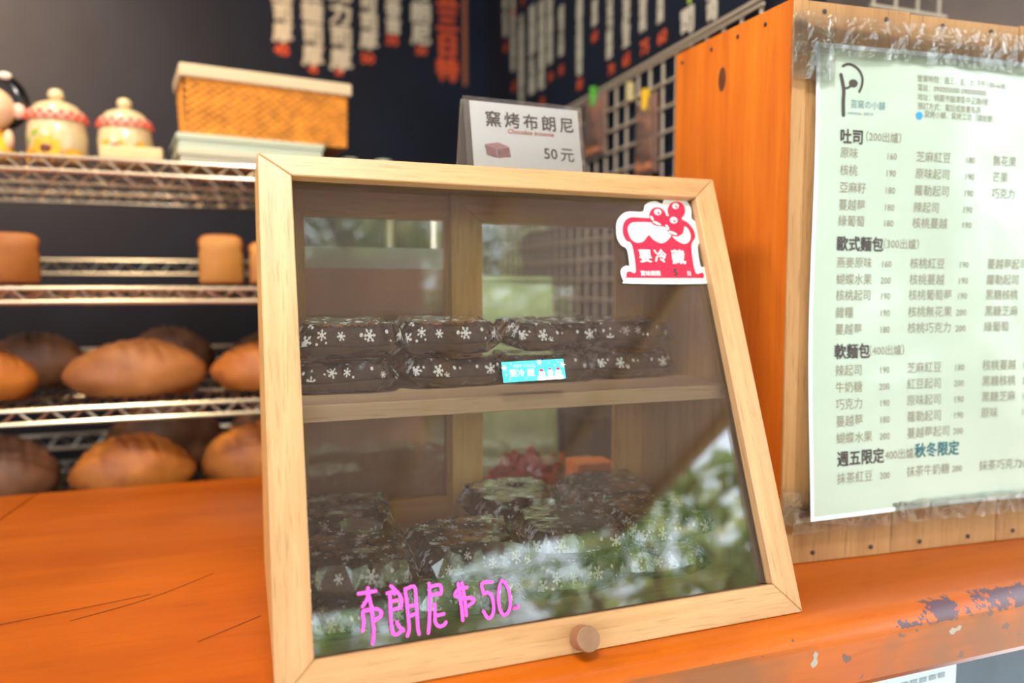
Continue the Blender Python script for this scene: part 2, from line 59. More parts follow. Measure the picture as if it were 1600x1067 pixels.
def wood(name,light,dark,axis=0,across=110,along=5,rough=.45,pores=.35,contrast=(.3,.72),coat=0,spec=.5,wear=None,extra=None):
    m,t,b=newmat(name); N=t.nodes; L=t.links
    tc=N.new('ShaderNodeTexCoord'); mp=N.new('ShaderNodeMapping')
    s=[across]*3; s[axis]=along; mp.inputs['Scale'].default_value=s
    oi=N.new('ShaderNodeObjectInfo'); ad=N.new('ShaderNodeVectorMath'); ad.operation='ADD'
    ms=N.new('ShaderNodeMath'); ms.operation='MULTIPLY'; ms.inputs[1].default_value=.37
    L.new(oi.outputs['Random'],ms.inputs[0])
    L.new(tc.outputs['Object'],ad.inputs[0]); L.new(ms.outputs[0],ad.inputs[1]); L.new(ad.outputs[0],mp.inputs['Vector'])
    n=N.new('ShaderNodeTexNoise'); n.inputs['Scale'].default_value=1; n.inputs['Detail'].default_value=6; n.inputs['Roughness'].default_value=.6; n.inputs['Distortion'].default_value=.6
    L.new(mp.outputs[0],n.inputs['Vector'])
    r=N.new('ShaderNodeValToRGB'); e=r.color_ramp.elements
    e[0].position=contrast[0]; e[1].position=contrast[1]; e[0].color=(*dark,1); e[1].color=(*light,1)
    L.new(n.outputs['Fac'],r.inputs[0])
    mp2=N.new('ShaderNodeMapping'); s=[across*7]*3; s[axis]=along*7; mp2.inputs['Scale'].default_value=s
    L.new(ad.outputs[0],mp2.inputs['Vector'])
    n2=N.new('ShaderNodeTexNoise'); n2.inputs['Scale'].default_value=1; n2.inputs['Detail'].default_value=2
    L.new(mp2.outputs[0],n2.inputs['Vector'])
    r2=N.new('ShaderNodeValToRGB'); r2.color_ramp.elements[0].position=.30; r2.color_ramp.elements[1].position=.42
    r2.color_ramp.elements[0].color=(1-pores,1-pores*1.15,1-pores*1.3,1); r2.color_ramp.elements[1].color=(1,1,1,1)
    L.new(n2.outputs['Fac'],r2.inputs[0])
    mx=N.new('ShaderNodeMix'); mx.data_type='RGBA'; mx.blend_type='MULTIPLY'; mx.inputs[0].default_value=1
    L.new(r.outputs[0],mx.inputs[6]); L.new(r2.outputs[0],mx.inputs[7])
    # broad slow tone changes from board to board
    n3=N.new('ShaderNodeTexNoise'); n3.inputs['Scale'].default_value=5; n3.inputs['Detail'].default_value=3
    L.new(ad.outputs[0],n3.inputs['Vector'])
    r3=N.new('ShaderNodeValToRGB'); r3.color_ramp.elements[0].position=.3; r3.color_ramp.elements[1].position=.7
    r3.color_ramp.elements[0].color=(.84,.80,.76,1); r3.color_ramp.elements[1].color=(1,1,1,1)
    L.new(n3.outputs['Fac'],r3.inputs[0])
    m2=N.new('ShaderNodeMix'); m2.data_type='RGBA'; m2.blend_type='MULTIPLY'; m2.inputs[0].default_value=1
    L.new(mx.outputs[2],m2.inputs[6]); L.new(r3.outputs[0],m2.inputs[7])
    L.new(m2.outputs[2],b.inputs['Base Color'])
    b.inputs['Roughness'].default_value=rough; b.inputs['Coat Weight'].default_value=coat; b.inputs['Coat Roughness'].default_value=.25; b.inputs['Specular IOR Level'].default_value=spec
    bp=N.new('ShaderNodeBump'); bp.inputs['Strength'].default_value=.12; bp.inputs['Distance'].default_value=.001
    L.new(n2.outputs['Fac'],bp.inputs['Height']); L.new(bp.outputs[0],b.inputs['Normal'])
    return m
def glassmat(name,tint=(.97,.98,.97),refl=1.0,dust=.0,rough=0.0):
    m=bpy.data.materials.new(name); m.use_nodes=True; t=m.node_tree; N=t.nodes; L=t.links; N.clear()
    out=N.new('ShaderNodeOutputMaterial'); tr=N.new('ShaderNodeBsdfTransparent'); tr.inputs[0].default_value=(*tint,1)
    gl=N.new('ShaderNodeBsdfGlossy'); gl.inputs['Roughness'].default_value=rough
    fr=N.new('ShaderNodeFresnel'); fr.inputs['IOR'].default_value=1.5
    mu=N.new('ShaderNodeMath'); mu.operation='MULTIPLY'; mu.inputs[1].default_value=refl; mu.use_clamp=True
    L.new(fr.outputs[0],mu.inputs[0])
    mx=N.new('ShaderNodeMixShader'); L.new(mu.outputs[0],mx.inputs[0]); L.new(tr.outputs[0],mx.inputs[1]); L.new(gl.outputs[0],mx.inputs[2])
    last=mx
    if dust:
        tc=N.new('ShaderNodeTexCoord'); v=N.new('ShaderNodeTexVoronoi'); v.inputs['Scale'].default_value=260
        L.new(tc.outputs['Object'],v.inputs['Vector'])
        r=N.new('ShaderNodeValToRGB'); r.color_ramp.elements[0].position=.05; r.color_ramp.elements[1].position=.12
        r.color_ramp.elements[0].color=(1,1,1,1); r.color_ramp.elements[1].color=(0,0,0,1); L.new(v.outputs['Distance'],r.inputs[0])
        n=N.new('ShaderNodeTexNoise'); n.inputs['Scale'].default_value=14; n.inputs['Detail'].default_value=5; L.new(tc.outputs['Object'],n.inputs['Vector'])
        r4=N.new('ShaderNodeValToRGB'); r4.color_ramp.elements[0].position=.45; r4.color_ramp.elements[1].position=.75
        r4.color_ramp.elements[0].color=(.0,.0,.0,1); L.new(n.outputs['Fac'],r4.inputs[0])
        a=N.new('ShaderNodeMath'); a.operation='MULTIPLY'; L.new(r.outputs[0],a.inputs[0]); L.new(r4.outputs[0],a.inputs[1])
        c=N.new('ShaderNodeMath'); c.operation='MULTIPLY_ADD'; c.inputs[1].default_value=.35; c.inputs[2].default_value=dust; L.new(a.outputs[0],c.inputs[0])
        df=N.new('ShaderNodeBsdfDiffuse'); df.inputs[0].default_value=(.85,.85,.88,1)
        m3=N.new('ShaderNodeMixShader'); L.new(c.outputs[0],m3.inputs[0]); L.new(mx.outputs[0],m3.inputs[1]); L.new(df.outputs[0],m3.inputs[2]); last=m3
    L.new(last.outputs[0],out.inputs[0]); return m
class NM:
    def __init__(s,t): s.t=t
    def __call__(s,op,a,b=None,c=None):
        n=s.t.nodes.new('ShaderNodeMath'); n.operation=op
        for i,x in enumerate((a,b,c)):
            if x is None: continue
            if isinstance(x,(int,float)): n.inputs[i].default_value=x
            else: s.t.links.new(x,n.inputs[i])
        return n.outputs[0]
def film(name,snow=True,density=1.0,crease=.5,refl=1.6,haze=.03):
    m=bpy.data.materials.new(name); m.use_nodes=True; t=m.node_tree; N=t.nodes; L=t.links; N.clear(); M=NM(t)
    out=N.new('ShaderNodeOutputMaterial'); tr=N.new('ShaderNodeBsdfTransparent'); tr.inputs[0].default_value=(.93,.93,.93,1)
    gl=N.new('ShaderNodeBsdfGlossy'); gl.inputs['Roughness'].default_value=.06
    tc=N.new('ShaderNodeTexCoord')
    n=N.new('ShaderNodeTexNoise'); n.inputs['Scale'].default_value=38; n.inputs['Detail'].default_value=2; n.inputs['Distortion'].default_value=1.5
    L.new(tc.outputs['Object'],n.inputs['Vector'])
    bp=N.new('ShaderNodeBump'); bp.inputs['Strength'].default_value=crease; bp.inputs['Distance'].default_value=.006
    L.new(n.outputs['Fac'],bp.inputs['Height']); L.new(bp.outputs[0],gl.inputs['Normal'])
    fr=N.new('ShaderNodeFresnel'); fr.inputs['IOR'].default_value=1.5; L.new(bp.outputs[0],fr.inputs['Normal'])
    f=M('MULTIPLY',fr.outputs[0],refl); fm=N.new('ShaderNodeClamp'); L.new(f,fm.inputs[0])
    mx=N.new('ShaderNodeMixShader'); L.new(fm.outputs[0],mx.inputs[0]); L.new(tr.outputs[0],mx.inputs[1]); L.new(gl.outputs[0],mx.inputs[2])
    df=N.new('ShaderNodeBsdfDiffuse'); df.inputs[0].default_value=(.9,.92,.95,1)
    if snow:
        sep=N.new('ShaderNodeSeparateXYZ')
        def layer(scale,big,off):
            mp=N.new('ShaderNodeMapping'); mp.inputs['Scale'].default_value=(scale,scale,1); mp.inputs['Location'].default_value=(off,off*.7,0)
            L.new(tc.outputs['UV'],mp.inputs['Vector'])
            v=N.new('ShaderNodeTexVoronoi'); v.voronoi_dimensions='2D'; v.inputs['Scale'].default_value=1; v.inputs['Randomness'].default_value=.75
            L.new(mp.outputs[0],v.inputs['Vector'])
            d=N.new('ShaderNodeVectorMath'); d.operation='SUBTRACT'; L.new(mp.outputs[0],d.inputs[0]); L.new(v.outputs['Position'],d.inputs[1])
            s=N.new('ShaderNodeSeparateXYZ'); L.new(d.outputs[0],s.inputs[0])
            cr=N.new('ShaderNodeSeparateColor'); L.new(v.outputs['Color'],cr.inputs[0])
            r=M('SQRT',M('ADD',M('MULTIPLY',s.outputs[0],s.outputs[0]),M('MULTIPLY',s.outputs[1],s.outputs[1])))
            if not big:
                return M('MULTIPLY',M('LESS_THAN',r,M('MULTIPLY_ADD',cr.outputs[0],.06,.07)),M('GREATER_THAN',cr.outputs[1],.2))
            th=M('ADD',M('ARCTAN2',s.outputs[1],s.outputs[0]),M('MULTIPLY',cr.outputs[2],3.0))
            sz=M('MULTIPLY_ADD',cr.outputs[0],.17,.14)
            rn=M('DIVIDE',r,sz)
            sn=M('ABSOLUTE',M('SINE',M('MULTIPLY',th,3.0)))
            dist=M('MULTIPLY',sn,M('MULTIPLY',rn,.333))
            arm=M('MULTIPLY',M('LESS_THAN',dist,.095),M('LESS_THAN',rn,1.0))
            bar=M('MULTIPLY',M('LESS_THAN',M('ABSOLUTE',M('SUBTRACT',rn,.72)),.09),M('LESS_THAN',dist,.2))
            core=M('LESS_THAN',M('ABSOLUTE',M('SUBTRACT',rn,.25)),.13)
            return M('MULTIPLY',M('MAXIMUM',M('MAXIMUM',arm,bar),core),M('GREATER_THAN',cr.outputs[1],.14))
        a=layer(52,True,0.0); b_=layer(80,False,3.3)
        su=N.new('ShaderNodeSeparateXYZ'); L.new(tc.outputs['UV'],su.inputs[0]); topm=M('LESS_THAN',su.outputs[1],.3)
        k=M('MULTIPLY',M('MAXIMUM',a,b_),topm); k=M('MULTIPLY',k,.82); k=M('MAXIMUM',k,haze)
        m3=N.new('ShaderNodeMixShader'); L.new(k,m3.inputs[0]); L.new(mx.outputs[0],m3.inputs[1]); L.new(df.outputs[0],m3.inputs[2])
    else:
        m3=N.new('ShaderNodeMixShader'); m3.inputs[0].default_value=haze; L.new(mx.outputs[0],m3.inputs[1]); L.new(df.outputs[0],m3.inputs[2])
    L.new(m3.outputs[0],out.inputs[0]); return m
# ------------------------------------------------------------------ mesh helpers
def obj(name,bm,mat,parent=None,loc=(0,0,0),rot=(0,0,0),smooth=False,uv=False):
    me=bpy.data.meshes.new(name)
    if isinstance(bm,tuple): me.from_pydata(bm[0],[],bm[1])
    else:
        bmesh.ops.recalc_face_normals(bm,faces=bm.faces[:]) ; bm.to_mesh(me); bm.free()
    me.update()
    if smooth:
        for p in me.polygons: p.use_smooth=True
    o=bpy.data.objects.new(name,me); C.objects.link(o); o.location=loc; o.rotation_euler=rot
    if mat:
        for mm in (mat if isinstance(mat,(list,tuple)) else [mat]): me.materials.append(mm)
    if parent: o.parent=parent
    return o
def thing(name,label,cat,loc=(0,0,0),rot=(0,0,0),group=None):
    o=bpy.data.objects.new(name,None); o.empty_display_size=.02; C.objects.link(o); o.location=loc; o.rotation_euler=rot
    tag(o,label,cat,group); return o
def tag(o,label,cat,group=None):
    o['label']=label; o['category']=cat
    if group: o['group']=group
    return o
def struct(o): o['kind']='structure'; return o
def stuff(o): o['kind']='stuff'; return o
def box(x0,x1,y0,y1,z0,z1,bev=0,bm=None,seg=2):
    b=bm if bm is not None else bmesh.new()
    vs=[b.verts.new((x,y,z)) for z in (z0,z1) for y in (y0,y1) for x in (x0,x1)]
    fs=[b.faces.new([vs[i] for i in f]) for f in ((0,2,3,1),(4,5,7,6),(0,1,5,4),(2,6,7,3),(0,4,6,2),(1,3,7,5))]
    if bev:
        es=set()
        for f in fs: es.update(f.edges)
        bmesh.ops.bevel(b,geom=list(es),offset=bev,segments=seg,profile=.5,affect='EDGES')
    return b
def prism(poly,z0,z1,bm=None,bev=0,axis='z'):
    b=bm if bm is not None else bmesh.new()
    def P(p,z): return (p[0],p[1],z) if axis=='z' else ((z,p[0],p[1]) if axis=='x' else (p[0],z,p[1]))
    lo=[b.verts.new(P(p,z0)) for p in poly]; hi=[b.verts.new(P(p,z1)) for p in poly]
    n=len(poly); fs=[b.faces.new(lo[::-1]),b.faces.new(hi)]
    for i in range(n): fs.append(b.faces.new((lo[i],lo[(i+1)%n],hi[(i+1)%n],hi[i])))
    if bev:
        es=set()
        for f in fs: es.update(f.edges)
        bmesh.ops.bevel(b,geom=list(es),offset=bev,segments=1,affect='EDGES')
    return b
def lathe(prof,n=32,bm=None,c=(0,0)):
    b=bm if bm is not None else bmesh.new(); rings=[]
    for r,z in prof:
        rings.append([b.verts.new((c[0]+r*math.cos(2*PI*i/n),c[1]+r*math.sin(2*PI*i/n),z)) for i in range(n)])
    for a,c2 in zip(rings,rings[1:]):
        for i in range(n): b.faces.new((a[i],a[(i+1)%n],c2[(i+1)%n],c2[i]))
    b.faces.new(rings[0][::-1]); b.faces.new(rings[-1]); return b
def tube(p,q,r,bm=None,n=8):
    b=bm if bm is not None else bmesh.new(); p=Vector(p); q=Vector(q); d=(q-p).normalized()
    u=d.orthogonal().normalized(); v=d.cross(u)
    A=[b.verts.new(p+r*(math.cos(2*PI*i/n)*u+math.sin(2*PI*i/n)*v)) for i in range(n)]
    B=[b.verts.new(q+r*(math.cos(2*PI*i/n)*u+math.sin(2*PI*i/n)*v)) for i in range(n)]
    for i in range(n): b.faces.new((A[i],A[(i+1)%n],B[(i+1)%n],B[i]))
    b.faces.new(A[::-1]); b.faces.new(B); return b
def blob(c,r,bm=None,sub=3,f=None):
    b=bm if bm is not None else bmesh.new()
    g=bmesh.ops.create_icosphere(b,subdivisions=sub,radius=1)
    for v in g['verts']:
        p=v.co.copy()
        if f: p=f(p)
        v.co=Vector((c[0]+p.x*r[0],c[1]+p.y*r[1],c[2]+p.z*r[2]))
    return b
def ribbon(pts,wd,z,bm=None,h=.0002,caps=True):
    """flat painted stroke of even width with round ends, in the XY plane"""
    b=bm if bm is not None else bmesh.new()
    P=[Vector((p[0],p[1])) for p in pts]
    if len(P)>2:                       # smooth with Catmull-Rom
        Q=[]
        for i in range(len(P)-1):
            p0=P[max(i-1,0)];p1=P[i];p2=P[i+1];p3=P[min(i+2,len(P)-1)]
            for k in range(5):
                s=k/5; Q.append(.5*((2*p1)+(p2-p0)*s+(2*p0-5*p1+4*p2-p3)*s*s+(-p0+3*p1-3*p2+p3)*s**3))
        Q.append(P[-1]); P=Q
    L_=[];R_=[]
    for i,p in enumerate(P):
        d=(P[min(i+1,len(P)-1)]-P[max(i-1,0)]); d=d.normalized() if d.length>0 else Vector((1,0)); nrm=Vector((-d.y,d.x))*wd/2
        L_.append(p+nrm); R_.append(p-nrm)
    def disc(c,zz):
        vs=[b.verts.new((c.x+wd*.5*math.cos(2*PI*i/12),c.y+wd*.5*math.sin(2*PI*i/12),zz)) for i in range(12)]; b.faces.new(vs)
    lv=[b.verts.new((p.x,p.y,z)) for p in L_]; rv=[b.verts.new((p.x,p.y,z)) for p in R_]
    for i in range(len(P)-1): b.faces.new((rv[i],rv[i+1],lv[i+1],lv[i]))
    if caps: disc(P[0],z+h*.3); disc(P[-1],z+h*.3)
    return b
def flat(poly,z,bm=None):
    b=bm if bm is not None else bmesh.new(); b.faces.new([b.verts.new((p[0],p[1],z)) for p in poly]); return b
def smoothpoly(poly,k=4):
    P=[Vector(p) for p in poly]; n=len(P); Q=[]
    for i in range(n):
        p0=P[i-1];p1=P[i];p2=P[(i+1)%n];p3=P[(i+2)%n]
        for j in range(k):
            s=j/k; Q.append(.5*((2*p1)+(p2-p0)*s+(2*p0-5*p1+4*p2-p3)*s*s+(-p0+3*p1-3*p2+p3)*s**3))
    return [(q.x,q.y) for q in Q]
# text is collected, turned to mesh in one pass at the end: each group becomes one part
TQ={}
def lettering(key,s,x,y,size,bold=0,z=0,align='LEFT',sx=1,rot=0,shear=0):
    cu=bpy.data.curves.new('t','FONT'); cu.body=s; cu.size=size; cu.align_x=align; cu.resolution_u=2; cu.shear=shear; cu.fill_mode='FRONT'
    o=bpy.data.objects.new('t',cu); C.objects.link(o)
    for q,(dx,dy) in enumerate(((0,0),) if bold<.00015 else ((-1,0),(1,0),(0,1),(0,-1))): TQ.setdefault(key,[]).append((o,x+dx*bold*.8,y+dy*bold*.8,z+q*.00001,sx,rot))
def flush_text(specs):
    bpy.context.view_layer.update(); dg=bpy.context.evaluated_depsgraph_get()
    for key,(name,mat,parent,loc,rot,label) in specs.items():
        V=[];F=[]
        for o,x,y,z,sx,ro in TQ.get(key,[]):
            me=o.evaluated_get(dg).to_mesh(); b0=len(V); c_=math.cos(ro); s_=math.sin(ro)
            for v in me.vertices:
                a=v.co.x*sx; b=v.co.y; V.append((x+a*c_-b*s_,y+a*s_+b*c_,z))
            for p in me.polygons: F.append([b0+i for i in p.vertices])
            o.evaluated_get(dg).to_mesh_clear()
        ob_=obj(name,(V,F),mat,parent,loc,rot)
        if label: ob_['label']=label
    for t0 in {t[0] for l in TQ.values() for t in l}:
        for t in [(t0,)]:
            cu=t[0].data; bpy.data.objects.remove(t[0]); bpy.data.curves.remove(cu)
# ------------------------------------------------------------------ materials
M_case=wood('rubberwood',(.60,.37,.18),(.48,.27,.11),0,across=90,along=4,rough=.42,pores=.22)
M_caseV=wood('rubberwood_upright',(.61,.38,.185),(.48,.27,.115),1,across=90,along=4,rough=.42,pores=.26)
M_caseIn=wood('rubberwood_inner_lit',(.86,.54,.20),(.70,.40,.12),2,across=80,along=4,rough=.45,pores=.2)  # paler than the frame wood: light lacking inside is put into the colour
M_caseInX=wood('rubberwood_inner_rail_lit',(.86,.54,.18),(.70,.38,.10),0,across=80,along=4,rough=.45,pores=.2)  # inner rails brightened by colour in the same way
M_counter=wood('orange_lacquered_wood',(.60,.125,.002),(.42,.070,.001),0,across=22,along=3,rough=.33,pores=.10,contrast=(.2,.8),coat=.08,spec=.3)
M_cedar=wood('orange_cedar_board',(.70,.20,.012),(.50,.105,.005),2,across=35,along=2.5,rough=.55,pores=.15)
M_ply=wood('pale_planks',(.50,.29,.12),(.38,.20,.075),2,across=60,along=4,rough=.6,pores=.25)
M_navy=plain('dark_wall_paint',(.006,.010,.022),.85,spec=.2,var=.2,vscale=4)
M_ceil=plain('dark_ceiling_paint',(.03,.03,.03),.8)
M_chalk=plain('chalk_white',(.45,.43,.36),.9); M_red=plain('chalk_red',(.52,.075,.025),.9); M_green=plain('chalk_green',(.4,.55,.08),.9)
M_chrome=plain('chrome_wire',(.62,.54,.42),.28,metal=1)
M_wire=plain('grid_wire_coating',(.42,.36,.28),.5)
M_glass=glassmat('clear_glass',refl=1.35,dust=.008)
M_glassB=glassmat('back_glass',refl=1.5)
M_film=film('snowflake_cellophane',crease=.03,refl=2.6,haze=.010); M_tape=film('clear_tape',snow=False,crease=.5,refl=1.3,haze=.02)
M_brownie=plain('chocolate_brownie',(.020,.010,.008),.8,bump=.8,bscale=500,var=.35,vscale=120)
M_nut=plain('toasted_nut',(.50,.20,.06),.6,var=.3,vscale=200)
M_paper=plain('laminated_pale_green_paper',(.39,.49,.44),.22,coat=.3,var=.05,vscale=9)
M_ink=plain('brown_ink',(.21,.19,.13),.6); M_inkD=plain('dark_ink',(.04,.03,.03),.6); M_marker=plain('teal_marker',(.0,.10,.13),.5); M_inkB=plain('blue_ink',(.02,.25,.60),.5)
M_white=plain('white_card',(.84,.88,.92),.4); M_stW=plain('sticker_white',(.62,.68,.68),.35); M_stR=plain('sticker_red',(.72,.015,.055),.35)
M_teal=plain('sticker_teal',(.06,.60,.68),.35); M_pink=plain('pink_paint_marker',(.90,.09,.55),.4)
M_black=plain('matt_black',(.012,.012,.014),.5)
M_knob=plain('brushed_bronze',(.28,.15,.09),.42,metal=.35,var=.12,vscale=80)
M_knobS=plain('bronze_side',(.36,.17,.09),.35,metal=.4)
# ------------------------------------------------------------------ setting
GZ=-1.0
struct(obj('ground_outside',box(-14,14,-16,-.2,GZ-.1,GZ),plain('earth_and_gravel',(.36,.30,.23),.9,var=.3,vscale=2)))
struct(obj('floor',box(-1.9,1.6,-.2,2.4,GZ-.1,GZ+.01),plain('dark_floor',(.08,.07,.06),.7)))
wb=struct(obj('wall_back',box(-1.9,.80,2.3,2.4,GZ,1.5),M_navy))
XW=.7186
wr=struct(obj('wall_right',box(XW,XW+.08,.90,2.3,GZ,1.5),M_navy))
wx=struct(obj('wall_return',box(XW+.08,2.6,.92,1.0,GZ,1.5),plain('dark_brown_wall',(.06,.035,.025),.7,var=.3,vscale=6)))
struct(obj('wall_left',box(-2.0,-1.9,-.2,2.4,GZ,1.5),M_navy))
struct(obj('ceiling',box(-2.0,2.6,.15,2.4,1.5,1.56),M_ceil))
aw=bpy.data.materials.new('brown_awning_sheet'); aw.use_nodes=True; t=aw.node_tree; b=t.nodes['Principled BSDF']; o_=t.nodes['Material Output']
b.inputs['Base Color'].default_value=(.36,.26,.22,1); b.inputs['Roughness'].default_value=.7
tl=t.nodes.new('ShaderNodeBsdfTranslucent'); tl.inputs[0].default_value=(.55,.40,.36,1); ms=t.nodes.new('ShaderNodeMixShader'); ms.inputs[0].default_value=.25
t.links.new(b.outputs[0],ms.inputs[1]); t.links.new(tl.outputs[0],ms.inputs[2]); t.links.new(ms.outputs[0],o_.inputs[0])
AW=thing('awning','brown awning sheet over the counter, mirrored in the case front','awning',(0,0,1.38))
obj('awning_sheet',prism([(-1.7,.14),(-1.7,-4.0),(.85,-3.8),(1.5,-3.05),(2.35,-2.9),(2.35,.14)],0,.01),aw,AW)
for k in range(6): obj('rafter',box(-1.6+k*.76,-1.56+k*.76,-3.0,.14,-.05,-.001),M_ply,AW)
# counter: two thick boards with rounded front lip
lip=[(1.219,0)]+[(.528-.025*math.sin(R(a)),-.020+.020*math.cos(R(a))) for a in range(0,91,6)]+[(.503,-.056),(.505,-.061),(.508,-.062),(1.219,-.062)]
def wearmat():
    m=wood('worn_orange_lip',(.54,.125,.004),(.36,.068,.002),0,across=22,along=3,rough=.30,pores=.12,contrast=(.2,.8),coat=.04,spec=.35)
    t=m.node_tree;N=t.nodes;L=t.links;M=NM(t);b=N['Principled BSDF']
    tc=N.new('ShaderNodeTexCoord'); sp=N.new('ShaderNodeSeparateXYZ'); L.new(tc.outputs['Object'],sp.inputs[0])
    n=N.new('ShaderNodeTexNoise'); n.inputs['Scale'].default_value=22; n.inputs['Detail'].default_value=6; n.inputs['Roughness'].default_value=.7; L.new(tc.outputs['Object'],n.inputs['Vector'])
    zb=M('MULTIPLY',M('LESS_THAN',M('ADD',M('ABSOLUTE',M('ADD',sp.outputs[2],.0085)),M('MULTIPLY',n.outputs['Fac'],.014)),.0145),1.0)
    xb=N.new('ShaderNodeMapRange'); xb.inputs[1].default_value=.46; xb.inputs[2].default_value=.60; xb.inputs[3].default_value=-.16; xb.inputs[4].default_value=.10; L.new(sp.outputs[0],xb.inputs[0])
    msk=M('MULTIPLY',M('GREATER_THAN',M('ADD',n.outputs['Fac'],xb.outputs[0]),.55),zb)
    n2=N.new('ShaderNodeTexNoise'); n2.inputs['Scale'].default_value=55; n2.inputs['Detail'].default_value=5; L.new(tc.outputs['Object'],n2.inputs['Vector'])
    ch=M('MULTIPLY',M('GREATER_THAN',n2.outputs['Fac'],.68),M('LESS_THAN',sp.outputs[2],-.002))
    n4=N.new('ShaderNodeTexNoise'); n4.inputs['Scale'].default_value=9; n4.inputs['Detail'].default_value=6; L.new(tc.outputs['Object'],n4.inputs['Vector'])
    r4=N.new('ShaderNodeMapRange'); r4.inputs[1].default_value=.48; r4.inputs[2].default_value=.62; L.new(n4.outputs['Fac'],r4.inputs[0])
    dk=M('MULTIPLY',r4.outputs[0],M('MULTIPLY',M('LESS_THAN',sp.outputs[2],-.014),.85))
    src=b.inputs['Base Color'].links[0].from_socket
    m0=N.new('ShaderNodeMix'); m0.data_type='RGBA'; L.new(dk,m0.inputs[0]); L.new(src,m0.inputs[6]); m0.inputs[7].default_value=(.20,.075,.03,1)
    m1=N.new('ShaderNodeMix'); m1.data_type='RGBA'; L.new(msk,m1.inputs[0]); L.new(m0.outputs[2],m1.inputs[6]); m1.inputs[7].default_value=(.10,.055,.075,1)
    m2=N.new('ShaderNodeMix'); m2.data_type='RGBA'; L.new(ch,m2.inputs[0]); L.new(m1.outputs[2],m2.inputs[6]); m2.inputs[7].default_value=(.13,.07,.06,1)
    L.new(m2.outputs[2],b.inputs['Base Color']); return m
M_lip=wearmat()
counter=thing('counter','long orange lacquered wooden counter with a worn rounded front edge','counter',(0,0,0))
XS=-.30
def seamx(y): return XS+(y-1.22)*.095
def board(xl,xr,right):
    b=bmesh.new(); front=[(.885,0)]+lip[1:-1]+[(.885,-.062)]; rear=[(1.219,0),(.885,0),(.885,-.062),(1.219,-.062)]
    for pr in (front,rear):
        A=[b.verts.new((xl(y),y,z)) for y,z in pr]; B=[b.verts.new(((xr(y) if not (right and pr is rear) else XW-.002),y,z)) for y,z in pr]
        n=len(pr)
        for i in range(n): b.faces.new((A[i],A[(i+1)%n],B[(i+1)%n],B[i]))
        b.faces.new(A[::-1]); b.faces.new(B)
    return b
obj('board',board(lambda y:-1.6,lambda y:seamx(y)-.0012,False),M_lip,counter)
obj('board',board(lambda y:seamx(y)+.0012,lambda y:2.3,True),M_lip,counter)
# long hairline cracks in the top, thin dark inlays
cr=bmesh.new()
for pts in ([(-.16,.735),(-.10,.765),(-.045,.812)],[(-.05,.655),(0.0,.69)],[(-.29,.73),(-.16,.76),(-.10,.775)]): ribbon(pts,.0012,.0003,cr)
obj('crack',cr,plain('crack_dark',(.10,.02,.004),.8),counter)
cw=bmesh.new()
chip=[(0,0),(.004,.001),(.006,.004),(.0045,.0075),(.006,.012),(.003,.0145),(.0005,.012),(.0015,.008),(-.002,.004)]
cb=prism([(p[0],p[1]) for p in chip],0,.0006); obj('paint_chip',cb,plain('white_fleck',(.36,.34,.30),.7),counter,(.452,.5035,-.034),(R(90),0,0))
cb=prism([(p[1]*1.1,-p[0]*.9) for p in chip],0,.0006); obj('paint_chip',cb,bpy.data.materials['white_fleck'],counter,(.610,.5035,-.026),(R(90),R(-20),0))
obj('front_panel',box(-1.6,2.3,.56,.58,GZ,-.063),plain('blue_grey_panel',(.05,.09,.14),.6,var=.2,vscale=8),counter)
obj('rear_panel',box(-1.6,XW-.01,1.17,1.19,GZ,-.063),M_cedar,counter)
nt=thing('notice_sheet','pale printed notice sheet hanging below the counter lip, bottom right','notice',(.50,.548,-.30),(0,0,R(2)))
obj('sheet',box(0,.185,0,.002,0,.232),plain('pale_blue_sheet',(.50,.66,.76),.4),nt)
obj('yellow_corner',box(.0,.03,-.0012,-.0002,.21,.232),plain('yellow_print',(.75,.75,.08),.5),nt)
lb=bmesh.new()
for r_ in range(7):
    for q in range(9): box(.055+q*.013,.055+q*.013+.009,-.0008,-.0002,.214-r_*.02,.219-r_*.02,bm=lb)
obj('print_lines',lb,plain('grey_print',(.25,.33,.40),.6),nt)
# ------------------------------------------------------------------ chalk lettering on the walls
wl=obj('chalk_column',box(0,.001,0,.001,0,.001),M_chalk,wb,(-.5,2.2995,1.3)); bpy.data.objects.remove(wl)
for s,x,z0,z1,k in BW:
    n=len(s); sz=(z0-z1)/n
    if k=='r' and s.isdigit(): lettering('bw_r',s,x,z1+.16*(z0-z1),(z0-z1)*1.05,.002,0,'CENTER'); continue
    for i,ch in enumerate(s): lettering('bw_'+k,ch,x,z0-sz*(i+1)+.13*sz,min(sz*1.0,.088),.0042,0,'CENTER')
for s,y,z0,z1,k in RW:
    n=len(s); sz=(z0-z1)/n
    if k!='w': lettering('rw_'+k,s,-y,z1+.14*(z0-z1),(z0-z1)*1.0,.0016,0,'CENTER'); continue
    for i,ch in enumerate(s): lettering('rw_w',ch,-y,z0-sz*(i+1)+.13*sz,min(sz*1.05,.066),.0032,0,'CENTER')
strip=obj('brown_strip',box(0,.012,-.0012,0,0,.40),plain('red_brown_strip',(.28,.09,.05),.8),wb,(.640,2.2995,.93))
